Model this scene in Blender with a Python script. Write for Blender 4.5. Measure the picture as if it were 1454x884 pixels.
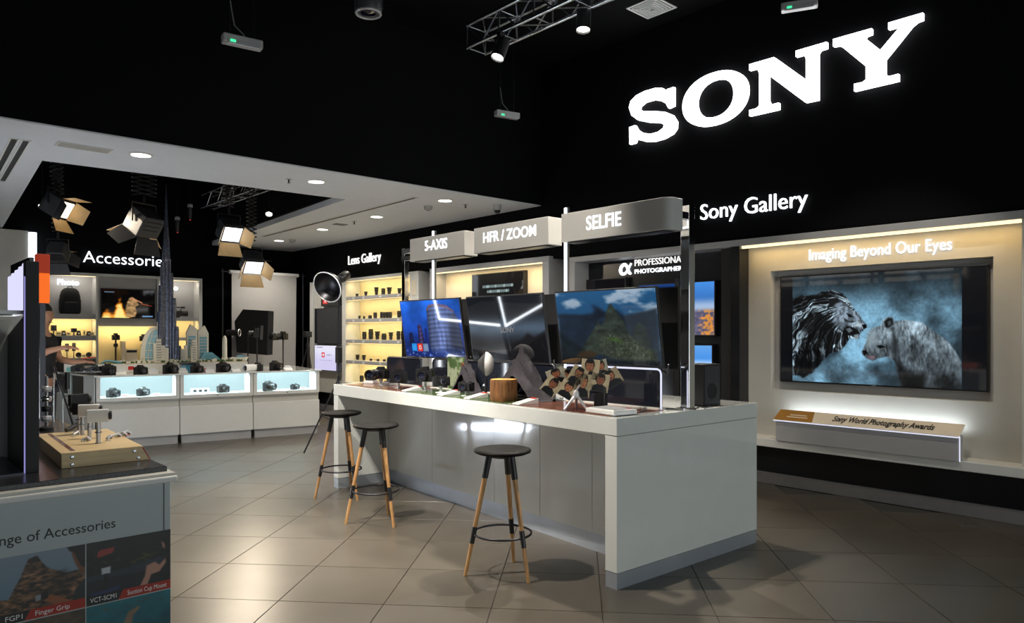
import bpy, math, random
import numpy as np
from mathutils import Vector, Matrix, Euler

for o in list(bpy.data.objects): bpy.data.objects.remove(o, do_unlink=True)
SC = bpy.context.scene
COL = SC.collection
R = math.radians
rnd = random.Random(7)

# ------------------------------------------------------------------ camera, world, exposure, main lamps
FPX, CXP, HZ, CAMH, YAW = 1020.0, 727.0, 472.0, 1.5, R(42.5)
cam_d = bpy.data.cameras.new('camera'); cam = bpy.data.objects.new('camera', cam_d); COL.objects.link(cam)
cam.location = (0, 0, CAMH); cam.rotation_euler = (R(90), 0, -YAW)
cam_d.sensor_width = 36; cam_d.lens = 36 * FPX / 1454; cam_d.shift_y = (HZ - 442) / 1454; cam_d.clip_start = 0.05
SC.camera = cam
w = bpy.data.worlds.new('world'); SC.world = w; w.use_nodes = True
w.node_tree.nodes['Background'].inputs[0].default_value = (0.80, 0.86, 1.0, 1)
w.node_tree.nodes['Background'].inputs[1].default_value = 0.13      # grey light of the mall coming in through the open shop front
SC.view_settings.view_transform = 'Standard'; SC.view_settings.look = 'None'
SC.view_settings.gamma = 1; SC.view_settings.use_curve_mapping = False
SC.view_settings.exposure = 0.0

def lamp(name, kind, loc, energy, color=(1, 1, 1), target=None, rot=None, **kw):
    d = bpy.data.lights.new(name, kind); d.energy = energy; d.color = color
    for k, v in kw.items(): setattr(d, k, v)
    o = bpy.data.objects.new(name, d); COL.objects.link(o); o.location = loc
    if target is not None:
        o.rotation_euler = (Vector(target) - Vector(loc)).to_track_quat('-Z', 'Y').to_euler()
    if rot is not None: o.rotation_euler = rot
    return o
WARM = (1.0, 0.86, 0.68); NEUT = (1.0, 0.92, 0.80); COOL = (0.85, 0.93, 1.0); GOLD = (1.0, 0.74, 0.36)
# daylight of the mall through the open shop front, behind and right of the camera
lamp('shop_front_light', 'AREA', (3.4, -3.9, 1.25), 105, (0.90, 1.0, 0.98), target=(3.6, 3.0, 0.8), shape='RECTANGLE', size=6.5, size_y=2.0)

# ------------------------------------------------------------------ pixel helpers (1454 x 884 photograph)
_s, _c = math.sin(YAW), math.cos(YAW)
def ray(u, v):
    X = (u - CXP) / FPX
    return (_c * X + _s, -_s * X + _c, (HZ - v) / FPX)
def P(u, v, ax, val):
    """point seen at pixel u, v on the plane ax = val"""
    i = 'xyz'.index(ax); d = ray(u, v); k = (val - (0, 0, CAMH)[i]) / d[i]
    return Vector((d[0] * k, d[1] * k, CAMH + d[2] * k))
def D(u, v, depth):
    """point seen at pixel u, v at a known distance along the view"""
    d = ray(u, v)
    return Vector((d[0] * depth, d[1] * depth, CAMH + d[2] * depth))

# ------------------------------------------------------------------ mesh builder
class MB:
    def __init__(s): s.v = []; s.f = []; s.mi = []; s.cur = 0
    def add(s, vs, fs, M=None):
        b = len(s.v)
        for p in vs: s.v.append(tuple(M @ Vector(p)) if M is not None else tuple(p))
        for f in fs: s.f.append(tuple(i + b for i in f)); s.mi.append(s.cur)
        return s
    def box(s, x0, x1, y0, y1, z0, z1, M=None):
        vs = [(x, y, z) for z in (z0, z1) for y in (y0, y1) for x in (x0, x1)]
        return s.add(vs, [(0, 2, 3, 1), (4, 5, 7, 6), (0, 1, 5, 4), (2, 6, 7, 3), (0, 4, 6, 2), (1, 3, 7, 5)], M)
    def prism(s, poly, d0, d1, plane='xy', M=None):
        """poly of (a, b); plane 'xy' extrudes z, 'yz' extrudes x, 'xz' extrudes y"""
        def mk(a, b, d): return {'xy': (a, b, d), 'yz': (d, a, b), 'xz': (a, d, b)}[plane]
        n = len(poly)
        ar = sum(poly[i][0] * poly[(i + 1) % n][1] - poly[(i + 1) % n][0] * poly[i][1] for i in range(n))
        if (ar < 0) != (plane == 'xz'): poly = poly[::-1]
        if d0 > d1: d0, d1 = d1, d0
        vs = [mk(a, b, d0) for a, b in poly] + [mk(a, b, d1) for a, b in poly]
        fs = [tuple(range(n))[::-1], tuple(range(n, 2 * n))] + [(i, (i + 1) % n, n + (i + 1) % n, n + i) for i in range(n)]
        return s.add(vs, fs, M)
    def tube(s, p0, p1, r0, r1=None, n=10, M=None, cap=True):
        r1 = r0 if r1 is None else r1
        p0 = Vector(p0); p1 = Vector(p1); d = (p1 - p0).normalized()
        a = Vector((0, 0, 1)) if abs(d.z) < .9 else Vector((1, 0, 0))
        e1 = d.cross(a).normalized(); e2 = d.cross(e1)
        vs = []
        for p, r in ((p0, r0), (p1, r1)):
            for i in range(n):
                t = 2 * math.pi * i / n; vs.append(p + e1 * (r * math.cos(t)) + e2 * (r * math.sin(t)))
        fs = [(i, n + i, n + (i + 1) % n, (i + 1) % n) for i in range(n)]
        if cap: fs += [tuple(range(n)), tuple(range(n, 2 * n))[::-1]]
        return s.add(vs, fs, M)
    def path(s, pts, r, n=8, M=None):
        pts = [Vector(p) for p in pts]; k = len(pts); vs = []; prev = None
        for i, p in enumerate(pts):
            d = (pts[min(i + 1, k - 1)] - pts[max(i - 1, 0)]).normalized()
            if prev is None:
                a = Vector((0, 0, 1)) if abs(d.z) < .9 else Vector((1, 0, 0)); e1 = d.cross(a).normalized()
            else: e1 = (prev - d * prev.dot(d)).normalized()
            prev = e1; e2 = d.cross(e1)
            for j in range(n):
                t = 2 * math.pi * j / n; vs.append(p + e1 * (r * math.cos(t)) + e2 * (r * math.sin(t)))
        fs = [(i * n + j, (i + 1) * n + j, (i + 1) * n + (j + 1) % n, i * n + (j + 1) % n) for i in range(k - 1) for j in range(n)]
        fs += [tuple(range(n)), tuple(range((k - 1) * n, k * n))[::-1]]
        return s.add(vs, fs, M)
    def lathe(s, prof, n=20, M=None, cap=True):
        """prof of (r, z) from bottom to top about local z"""
        k = len(prof)
        vs = [(r * math.cos(2 * math.pi * j / n), r * math.sin(2 * math.pi * j / n), z) for r, z in prof for j in range(n)]
        fs = [(i * n + j, i * n + (j + 1) % n, (i + 1) * n + (j + 1) % n, (i + 1) * n + j) for i in range(k - 1) for j in range(n)]
        if cap: fs += [tuple(range(n))[::-1], tuple(range((k - 1) * n, k * n))]
        return s.add(vs, fs, M)
    def torus(s, R0, r, n=28, m=8, M=None):
        vs = [((R0 + r * math.cos(2 * math.pi * j / m)) * math.cos(2 * math.pi * i / n), (R0 + r * math.cos(2 * math.pi * j / m)) * math.sin(2 * math.pi * i / n), r * math.sin(2 * math.pi * j / m)) for i in range(n) for j in range(m)]
        fs = [(i * m + j, ((i + 1) % n) * m + j, ((i + 1) % n) * m + (j + 1) % m, i * m + (j + 1) % m) for i in range(n) for j in range(m)]
        return s.add(vs, fs, M)
    def ball(s, c, r, sc=(1, 1, 1), n=12, m=8, M=None):
        vs = []; fs = []
        for i in range(m + 1):
            t = math.pi * i / m
            for j in range(n):
                p = 2 * math.pi * j / n
                vs.append((c[0] + r * sc[0] * math.sin(t) * math.cos(p), c[1] + r * sc[1] * math.sin(t) * math.sin(p), c[2] - r * sc[2] * math.cos(t)))
        for i in range(m):
            for j in range(n): fs.append((i * n + j, i * n + (j + 1) % n, (i + 1) * n + (j + 1) % n, (i + 1) * n + j))
        return s.add(vs, fs, M)
    def mesh(s, name, mats, smooth=None):
        me = bpy.data.meshes.new(name); me.from_pydata(s.v, [], s.f)
        for m in (mats if isinstance(mats, (list, tuple)) else [mats]): me.materials.append(MAT[m] if isinstance(m, str) else m)
        if any(s.mi): me.polygons.foreach_set('material_index', s.mi)
        if smooth:
            me.polygons.foreach_set('use_smooth', [True] * len(me.polygons)); me.set_sharp_from_angle(angle=R(smooth))
        me.update(); return me
    def build(s, name, mats, parent=None, smooth=None, bevel=0, seg=2):
        o = bpy.data.objects.new(name, s.mesh(name, mats, smooth)); COL.objects.link(o); o.parent = parent
        if bevel:
            b = o.modifiers.new('bevel', 'BEVEL'); b.width = bevel; b.segments = seg; b.limit_method = 'ANGLE'; b.angle_limit = R(40)
        return o
def T(x=0, y=0, z=0, rx=0, ry=0, rz=0, s=1):
    return Matrix.Translation((x, y, z)) @ Euler((rx, ry, rz)).to_matrix().to_4x4() @ Matrix.Scale(s, 4)
def align(p0, p1):
    """matrix that puts local z along p0 -> p1 with origin at p0"""
    d = Vector(p1) - Vector(p0)
    return Matrix.Translation(p0) @ d.to_track_quat('Z', 'Y').to_matrix().to_4x4()
def tag(o, label=None, cat=None, group=None, kind=None):
    if label: o['label'] = label
    if cat: o['category'] = cat
    if group: o['group'] = group
    if kind: o['kind'] = kind
    return o
def thing(name, label, cat, loc=(0, 0, 0), rz=0, group=None, rot=None, scale=1):
    o = bpy.data.objects.new(name, None); COL.objects.link(o); o.empty_display_size = .1
    o.location = loc; o.rotation_euler = rot if rot is not None else (0, 0, rz); o.scale = (scale,) * 3
    return tag(o, label, cat, group)
def struct(o): o['kind'] = 'structure'; return o
def inst(name, mesh, parent=None, M=None, bevel=0):
    o = bpy.data.objects.new(name, mesh); COL.objects.link(o); o.parent = parent
    if M is not None: o.matrix_local = M
    if bevel:
        b = o.modifiers.new('bevel', 'BEVEL'); b.width = bevel; b.segments = 2; b.limit_method = 'ANGLE'; b.angle_limit = R(40)
    return o
def spawn(name, label, cat, parts, loc, rz=0, group=None, rot=None, scale=1):
    """a thing from shared part meshes: parts = [(name, mesh, [sub-parts])]"""
    r = thing(name, label, cat, loc, rz, group, rot, scale)
    for p in parts:
        c = inst(p[0], p[1], r)
        for q in (p[2] if len(p) > 2 else []): inst(q[0], q[1], c)
    return r

# ------------------------------------------------------------------ materials
MAT = {}
def lin(c): return tuple((x / 12.92 if x <= .04045 else ((x + .055) / 1.055) ** 2.4) for x in c)
def hx(h): return lin(tuple(int(h[i:i + 2], 16) / 255 for i in (0, 2, 4)))
def mat(name, col, rough=.5, metal=0, emit=None, es=0, noise=0, nscale=8, bump=0, bscale=60, coat=0, trans=0, stretch=None, spec=None, ior=None):
    m = bpy.data.materials.new(name); m.use_nodes = True; nt = m.node_tree; b = nt.nodes['Principled BSDF']
    c = hx(col) if isinstance(col, str) else col
    b.inputs['Base Color'].default_value = (*c, 1); b.inputs['Roughness'].default_value = rough; b.inputs['Metallic'].default_value = metal
    if coat: b.inputs['Coat Weight'].default_value = coat; b.inputs['Coat Roughness'].default_value = .05
    if trans: b.inputs['Transmission Weight'].default_value = trans
    if spec is not None: b.inputs['Specular IOR Level'].default_value = spec
    if ior: b.inputs['IOR'].default_value = ior
    if emit is not None:
        e = hx(emit) if isinstance(emit, str) else emit
        b.inputs['Emission Color'].default_value = (*e, 1); b.inputs['Emission Strength'].default_value = es
    tc = nt.nodes.new('ShaderNodeTexCoord'); src = tc.outputs['Object']
    if stretch:
        mp = nt.nodes.new('ShaderNodeMapping'); mp.inputs['Scale'].default_value = stretch; nt.links.new(src, mp.inputs[0]); src = mp.outputs[0]
    if noise:
        n = nt.nodes.new('ShaderNodeTexNoise'); n.inputs['Scale'].default_value = nscale; n.inputs['Detail'].default_value = 5
        nt.links.new(src, n.inputs['Vector'])
        r = nt.nodes.new('ShaderNodeMapRange'); r.inputs[1].default_value = .25; r.inputs[2].default_value = .75
        r.inputs[3].default_value = 1 - noise; r.inputs[4].default_value = 1 + noise; nt.links.new(n.outputs[0], r.inputs[0])
        mx = nt.nodes.new('ShaderNodeVectorMath'); mx.operation = 'SCALE'; mx.inputs[0].default_value = c
        nt.links.new(r.outputs[0], mx.inputs['Scale']); nt.links.new(mx.outputs[0], b.inputs['Base Color'])
    if bump:
        n = nt.nodes.new('ShaderNodeTexNoise'); n.inputs['Scale'].default_value = bscale; n.inputs['Detail'].default_value = 4
        nt.links.new(src, n.inputs['Vector'])
        bp = nt.nodes.new('ShaderNodeBump'); bp.inputs['Strength'].default_value = bump; bp.inputs['Distance'].default_value = .01
        nt.links.new(n.outputs[0], bp.inputs['Height']); nt.links.new(bp.outputs[0], b.inputs['Normal'])
    MAT[name] = m; return m
def glow(name, col, st):
    return mat(name, (0, 0, 0), .5, emit=col, es=st)
mat('black_wall', (.0022, .0024, .0034), .8, bump=.05, bscale=20, spec=.12)
mat('black_gloss', (.006, .007, .010), .22, noise=.1)
mat('black_matte', (.010, .010, .012), .6, noise=.15)
mat('black_plastic', (.012, .012, .014), .38, noise=.1, bump=.05, bscale=200)
mat('dark_rubber', (.008, .008, .009), .7, noise=.1)
mat('dark_grey', (.035, .037, .045), .45, noise=.08)
mat('mid_grey', (.16, .16, .17), .5, noise=.05)
mat('white_gloss', (.72, .74, .72), .08, noise=.02, coat=.5)
mat('sign_grey', (.56, .55, .53), .12, noise=.02, coat=.5)
mat('stool_seat', (.0055, .005, .005), .5, noise=.1, spec=.10)
mat('white_satin', (.70, .70, .68), .35, noise=.02)
mat('white_ceiling', (.74, .77, .82), .75, noise=.02)
mat('grey_frame', (.42, .42, .43), .4, noise=.03)
mat('pale_panel', (.55, .54, .50), .5, noise=.03)
mat('cream_panel', (.78, .70, .55), .55, noise=.03)
mat('shelf_back', (.82, .72, .46), .55, noise=.03)
mat('steel_kick', (.52, .57, .64), .30, metal=.6, noise=.08, nscale=3)
mat('skirting', (.30, .29, .30), .35, metal=.5, noise=.08)
mat('chrome', (.80, .80, .80), .06, metal=1, noise=.02)
mat('aluminium', (.62, .64, .68), .25, metal=1, noise=.05)
mat('dark_metal', (.06, .06, .07), .35, metal=.9, noise=.1)
mat('silver_plastic', (.55, .55, .58), .3, metal=.4, noise=.05)
mat('grout', (.06, .055, .05), .9, noise=.1)
mat('stool_wood', (.50, .27, .105), .42, noise=.3, nscale=9, stretch=(6, 6, .6))
mat('ply_wood', (.70, .52, .28), .5, noise=.18, nscale=6, stretch=(1, 8, 8))
mat('log_bark', (.16, .065, .016), .7, noise=.7, nscale=14, bump=.9, bscale=30, stretch=(3, 3, .5))
mat('log_cut', (.55, .28, .07), .6, noise=.3, nscale=20)
mat('granite', (.018, .018, .022), .25, noise=.9, nscale=160)
mat('slate_surface', (.06, .07, .10), .3, noise=.1)
mat('poster_grey', (.42, .46, .48), .45, noise=.02)
mat('paper_white', (.80, .80, .80), .6, noise=.02)
mat('backdrop_paper', (.40, .39, .38), .8, noise=.03)
mat('lens_glass', (.01, .012, .03), .03, coat=1)
mat('print_black', (.012, .012, .014), .5, noise=.05)
mat('print_red', (.35, .025, .012), .5, noise=.05)
mat('print_white', (.8, .8, .8), .5, noise=.02)
mat('skin', (.42, .22, .14), .5, noise=.08)
mat('black_cloth', (.008, .008, .010), .85, noise=.2, bump=.2)
mat('dark_cloth', (.016, .017, .024), .85, noise=.2, bump=.2)
mat('hair', (.006, .005, .005), .6, noise=.2)
mat('model_white', (.75, .72, .62), .5, noise=.05)
mat('model_glass', (.16, .36, .44), .15, noise=.1)
mat('model_tower', (.15, .17, .25), .25, metal=.6, noise=.5, nscale=30)
mat('model_tower_light', (.40, .44, .54), .25, metal=.6, noise=.2)
mat('model_green', (.05, .12, .04), .8, noise=.5, nscale=40)
mat('model_sand', (.50, .42, .27), .8, noise=.25, nscale=30)
mat('model_water', (.10, .35, .50), .1, noise=.1)
mat('rock_purple', (.013, .0095, .0155), .8, noise=.6, nscale=18, bump=.5)
mat('mat_green', (.05, .085, .03), .2, noise=.7, nscale=22)
mat('mat_copper', (.16, .055, .03), .15, noise=.5, nscale=5)
mat('mat_dark', (.02, .02, .025), .15, noise=.5, nscale=9)
mat('barn_door', (.75, .52, .26), .5, noise=.1)  # amber is the lamp's light put into the colour of the inner faces
mat('lamp_grey', (.045, .047, .055), .45, noise=.1)
mat('reflector_silver', (.75, .72, .68), .3, metal=.9, noise=.03)
mat('card_tan', (.55, .48, .36), .5, noise=.1)
mat('red_plastic', (.55, .02, .02), .4, noise=.05)
mat('teal_plastic', (.22, .55, .55), .3, noise=.05)
mat('box_yellow', (.70, .62, .42), .5, noise=.05)
mat('gold_card', (.36, .17, .02), .4, noise=.1)
mat('beige_card', (.80, .72, .60), .45, noise=.03)
def thin_glass(name):
    m = bpy.data.materials.new(name); m.use_nodes = True; nt = m.node_tree; nt.nodes.clear()
    o = nt.nodes.new('ShaderNodeOutputMaterial'); mx = nt.nodes.new('ShaderNodeMixShader'); tr = nt.nodes.new('ShaderNodeBsdfTransparent'); gl = nt.nodes.new('ShaderNodeBsdfGlossy'); fr = nt.nodes.new('ShaderNodeFresnel')
    tr.inputs[0].default_value = (.95, .98, .98, 1); gl.inputs['Roughness'].default_value = .02; fr.inputs[0].default_value = 1.45
    nt.links.new(fr.outputs[0], mx.inputs[0]); nt.links.new(tr.outputs[0], mx.inputs[1]); nt.links.new(gl.outputs[0], mx.inputs[2]); nt.links.new(mx.outputs[0], o.inputs[0]); MAT[name] = m
thin_glass('clear_glass')
mat('smoked_glass', (.012, .014, .022), .05, coat=.6)
mat('clear_acrylic', (.75, .78, .80), .12, noise=.02)
glow('glow_logo', (1, 1, 1), 5.0)
glow('glow_text', (.92, .96, 1), 2.2)
glow('glow_text_soft', (1, .98, .95), 1.15)
glow('glow_warm', (1, .78, .45), 1.7)
glow('glow_gold', (1, .72, .34), 1.6)
glow('glow_cool', (.86, .94, 1), 2.6)
glow('glow_edge', (.80, .82, 1), 1.0)
glow('glow_led', (.88, .94, 1), 22)
glow('glow_lavender', (.74, .74, 1), 1.0)
glow('glow_violet', (.45, .42, 1), .55)
glow('glow_downlight', (1, .96, .90), 7)
glow('glow_spot', (1, .96, .88), 9)
glow('glow_studio', (1, .84, .58), 3.4)
glow('glow_studio_white', (1, 1, 1), 3.4)
glow('glow_green', (.05, .9, .35), 1.4)
glow('glow_orange', (1, .16, .012), 0.95)
glow('glow_orange_dim', (.55, .045, .012), 0.5)
glow('glow_red', (1, .05, .03), .5)
glow('glow_case', (.66, .92, .98), .85)
# floor tile: a little different in tone from tile to tile
m = mat('floor_tile', (.080, .069, .055), .24, noise=.10, nscale=1.3)
nt = m.node_tree; b = nt.nodes['Principled BSDF']; oi = nt.nodes.new('ShaderNodeObjectInfo')
geo = nt.nodes.new('ShaderNodeNewGeometry'); mpp = nt.nodes.new('ShaderNodeMapping'); mpp.inputs['Rotation'].default_value = (0, 0, R(48)); mpp.inputs['Scale'].default_value = (1, 3.5, 1)
nt.links.new(geo.outputs['Position'], mpp.inputs[0])
for n_ in nt.nodes:
    if n_.type == 'TEX_NOISE': nt.links.new(mpp.outputs[0], n_.inputs['Vector'])
mr = nt.nodes.new('ShaderNodeMapRange'); mr.inputs[3].default_value = .90; mr.inputs[4].default_value = 1.08
nt.links.new(oi.outputs['Random'], mr.inputs[0])
old = b.inputs['Base Color'].links[0].from_socket
sc2 = nt.nodes.new('ShaderNodeVectorMath'); sc2.operation = 'SCALE'
nt.links.new(old, sc2.inputs[0]); nt.links.new(mr.outputs[0], sc2.inputs['Scale']); nt.links.new(sc2.outputs[0], b.inputs['Base Color'])
rn = nt.nodes.new('ShaderNodeTexNoise'); rn.inputs['Scale'].default_value = 1.5; nt.links.new(geo.outputs['Position'], rn.inputs['Vector'])
rr = nt.nodes.new('ShaderNodeMapRange'); rr.inputs[3].default_value = .24; rr.inputs[4].default_value = .36
nt.links.new(rn.outputs[0], rr.inputs[0]); nt.links.new(rr.outputs[0], b.inputs['Roughness'])
# picture materials: colour from the picture painted on the mesh
def picture_mat(name, emit, rough):
    m = bpy.data.materials.new(name); m.use_nodes = True; nt = m.node_tree; b = nt.nodes['Principled BSDF']
    at = nt.nodes.new('ShaderNodeAttribute'); at.attribute_name = 'Col'
    b.inputs['Roughness'].default_value = rough
    if emit:
        b.inputs['Base Color'].default_value = (.006, .006, .008, 1)
        nt.links.new(at.outputs['Color'], b.inputs['Emission Color']); b.inputs['Emission Strength'].default_value = emit
    else: nt.links.new(at.outputs['Color'], b.inputs['Base Color'])
    MAT[name] = m
picture_mat('screen_picture', 1.0, .035); picture_mat('print_picture', 0, .4)

# ------------------------------------------------------------------ lettering and pictures
def text_obj(name, txt, mat_, parent, org, right, up, width=None, height=None, depth=.01, align_='LEFT', shear=0, bold=0):
    """lettering in the plane right/up with its lower left corner at org; scaled to width and / or cap height"""
    cu = bpy.data.curves.new(name, 'FONT'); cu.body = txt; cu.size = 1; cu.shear = shear; cu.offset = bold; cu.resolution_u = 3
    ob = bpy.data.objects.new(name + '_tmp', cu); COL.objects.link(ob)
    dg = bpy.context.evaluated_depsgraph_get(); me = bpy.data.meshes.new_from_object(ob.evaluated_get(dg))
    bpy.data.objects.remove(ob, do_unlink=True); bpy.data.curves.remove(cu)
    co = np.empty(len(me.vertices) * 3); me.vertices.foreach_get('co', co); co = co.reshape(-1, 3)
    x0, x1 = co[:, 0].min(), co[:, 0].max(); cap = .70
    sx = sy = 1
    if width and height: sx = width / (x1 - x0); sy = height / cap
    elif width: sx = sy = width / (x1 - x0)
    else: sx = sy = height / cap
    right = Vector(right).normalized(); up = Vector(up).normalized(); nrm = right.cross(up)
    org = Vector(org)
    off = {'LEFT': -x0, 'CENTER': -(x0 + x1) / 2}[align_]
    pts = [org + right * ((x + off) * sx) + up * (y * sy) + nrm * depth for x, y, _ in co]
    vs = [tuple(p) for p in pts]; n = len(vs); fs = [tuple(p.vertices) for p in me.polygons]
    ed = {}
    for f in fs:
        for i in range(len(f)):
            a, b_ = f[i], f[(i + 1) % len(f)]
            if (b_, a) in ed: del ed[(b_, a)]
            else: ed[(a, b_)] = 1
    vs += [tuple(p - nrm * depth) for p in pts]
    fs += [(a, a + n, b_ + n, b_) for a, b_ in ed]
    bpy.data.meshes.remove(me)
    mb = MB(); mb.v = vs; mb.f = fs; mb.mi = [0] * len(fs)
    return mb.build(name, mat_, parent)

def fbm(x, y, seed=0, octv=5, per=2.0):
    rs = np.random.RandomState(seed); tab = rs.rand(256, 256); out = np.zeros_like(x); a = .5; tot = 0
    for o in range(octv):
        xi = np.floor(x).astype(int); yi = np.floor(y).astype(int); fx = x - xi; fy = y - yi
        fx = fx * fx * (3 - 2 * fx); fy = fy * fy * (3 - 2 * fy)
        g = lambda i, j: tab[(xi + i) % 256, (yi + j) % 256]
        out += a * ((g(0, 0) * (1 - fx) + g(1, 0) * fx) * (1 - fy) + (g(0, 1) * (1 - fx) + g(1, 1) * fx) * fy)
        tot += a; a *= .5; x = x * per + 17.3; y = y * per + 5.1
    return out / tot
def sst(a, b, x):
    t = np.clip((x - a) / (b - a), 0, 1); return t * t * (3 - 2 * t)
def pmask(x, y, poly, soft=.004):
    """soft inside mask of a polygon"""
    ins = np.zeros(x.shape, bool); d2 = np.full(x.shape, 9.0); n = len(poly)
    for i in range(n):
        x0, y0 = poly[i]; x1, y1 = poly[(i + 1) % n]
        c = ((y0 > y) != (y1 > y)) & (x < (x1 - x0) * (y - y0) / ((y1 - y0) + 1e-12) + x0); ins ^= c
        dx, dy = x1 - x0, y1 - y0; t = np.clip(((x - x0) * dx + (y - y0) * dy) / (dx * dx + dy * dy + 1e-12), 0, 1)
        d2 = np.minimum(d2, (x - x0 - t * dx) ** 2 + (y - y0 - t * dy) ** 2)
    d = np.sqrt(d2) * np.where(ins, 1, -1); return sst(-soft, soft, d)
def mixc(a, b, t): t = t[..., None]; return a * (1 - t) + np.array(b) * t
def flat(x, c): return np.ones(x.shape + (3,)) * np.array(c)
def picture(name, parent, org, right, up, wd, ht, nx, ny, fn, mat_='screen_picture'):
    """a flat picture: a fine grid whose points carry the painted colours (fn gets u right, v up, both 0..1)"""
    us, vs = np.meshgrid(np.linspace(0, 1, nx), np.linspace(0, 1, ny))
    rgb = np.clip(fn(us, vs), 0, 1); rgb = np.where(rgb <= .04045, rgb / 12.92, ((rgb + .055) / 1.055) ** 2.4)
    org = np.array(org); right = np.array(Vector(right).normalized()); up = np.array(Vector(up).normalized())
    co = org + us[..., None] * right * wd + vs[..., None] * up * ht
    idx = np.arange(nx * ny).reshape(ny, nx)
    fs = np.stack([idx[:-1, :-1], idx[:-1, 1:], idx[1:, 1:], idx[1:, :-1]], -1).reshape(-1, 4)
    me = bpy.data.meshes.new(name); me.from_pydata(co.reshape(-1, 3).tolist(), [], fs.tolist())
    at = me.color_attributes.new('Col', 'FLOAT_COLOR', 'POINT')
    at.data.foreach_set('color', np.concatenate([rgb.reshape(-1, 3), np.ones((nx * ny, 1))], 1).astype(np.float32).ravel())
    me.materials.append(MAT[mat_]); me.update()
    o = bpy.data.objects.new(name, me); COL.objects.link(o); o.parent = parent; return o
XW, YW = Vector((1, 0, 0)), Vector((0, 1, 0)); ZU = Vector((0, 0, 1))
# ================================================================== the shell
WX = 6.95           # right-hand wall plane
FY = 14.0           # far wall plane
ZS = 3.17           # underside of the white lowered ceiling
ZC = 4.95           # black ceiling
fl = struct(MB().box(-4, 7.1, -4, 14.1, -.06, -.007).build('floor', 'grout'))
# tiles: 0.6 m squares laid diagonally
ta = YAW + R(5.2); e2 = Vector((math.sin(ta), math.cos(ta), 0)); e1 = Vector((math.cos(ta), -math.sin(ta), 0))
p0 = P(990.5, 819.6, 'z', 0)
h_, t_ = .2975, .2965
tm = MB(); tm.add([(-h_, -h_, -.012), (h_, -h_, -.012), (h_, h_, -.012), (-h_, h_, -.012), (-h_, -h_, -.0015), (h_, -h_, -.0015), (h_, h_, -.0015), (-h_, h_, -.0015),
                   (-t_, -t_, 0), (t_, -t_, 0), (t_, t_, 0), (-t_, t_, 0)],
                  [(0, 1, 5, 4), (1, 2, 6, 5), (2, 3, 7, 6), (3, 0, 4, 7), (4, 5, 9, 8), (5, 6, 10, 9), (6, 7, 11, 10), (7, 4, 8, 11), (8, 9, 10, 11)])
tile_me = tm.mesh('floor_tile', 'floor_tile')
cand = []
for i in range(-32, 33):
    for j in range(-32, 33):
        c = p0 + e1 * (.6 * (i + .5)) + e2 * (.6 * (j + .5))
        if not (-3.9 < c.x < 6.75 and -3.9 < c.y < 13.9): continue
        X = _c * c.x - _s * c.y; Y = _s * c.x + _c * c.y
        vis = Y > 2.2 and abs(X / Y) < .80 and Y < 11.5
        cand.append((Y if vis else 99 + abs(Y), c))
cand.sort(key=lambda q: q[0])
rest = MB(); n_t = 0
for Y, c in cand:
    M = Matrix.Translation(c) @ Matrix.Rotation(-ta, 4, 'Z')
    if Y < 50 and n_t < 300: inst('floor_tile', tile_me, fl, M); n_t += 1
    else: rest.add(tm.v, tm.f, M)
tag(rest.build('distant_floor_tiles', 'floor_tile', fl), kind='stuff')

struct(MB().box(WX, WX + .1, -4, FY + .1, 0, ZC).build('wall_right', 'black_wall'))
struct(MB().box(-4.1, WX + .1, FY, FY + .1, 0, ZC).build('wall_far', 'black_wall'))
struct(MB().box(-4.1, -4, -4, FY + .1, 0, ZC).build('wall_left', 'mid_grey'))
struct(MB().box(-4.1, WX + .1, -4, FY + .1, ZC, ZC + .1).build('ceiling', 'black_wall'))
# lowered white ceiling with its dark studio opening, closed at the front by a black bulkhead
op = [(1.35, 8.23), (4.55, 8.06), (5.05, FY), (1.75, FY)]
sf = MB().prism([(-4, 6.87), (WX, 6.74), (WX, FY), op[2], op[1], op[0], op[3], (-4, FY)], ZS, ZS + .08).build('trim_1', 'white_ceiling'); struct(sf)
struct(MB().prism([(-4, 6.86), (WX, 6.73), (WX, 6.80), (-4, 6.93)], ZS + .012, ZC).build('trim_2', 'black_wall'))
ob_ = MB()
for a, b in ((op[0], op[1]), (op[1], op[2]), (op[0], op[3])):
    d = Vector((b[0] - a[0], b[1] - a[1], 0)).normalized(); n = Vector((-d.y, d.x, 0)) * .03
    q = [(a[0] - n.x, a[1] - n.y), (b[0] - n.x, b[1] - n.y), (b[0] + n.x, b[1] + n.y), (a[0] + n.x, a[1] + n.y)]
    ob_.prism(q, ZS + .09, 4.5)
struct(ob_.build('trim_3', 'black_wall'))
# black bulkhead over the wall units, plinth and skirting along the right wall
struct(MB().box(6.68, WX, -4, 6.72, 2.46, ZC).box(6.68, WX, 6.72, FY, 2.50, ZS).build('trim_4', 'black_wall'))
struct(MB().box(6.72, WX, -4, FY, 0, .39).build('trim_5', 'black_gloss'))
struct(MB().box(6.695, 6.72, -4, FY, 0, .115).build('baseboard_right', 'skirting', bevel=.004))
struct(MB().box(-3.95, 1.7, 13.93, FY, 0, .115).build('baseboard_far', 'skirting', bevel=.004))

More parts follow.
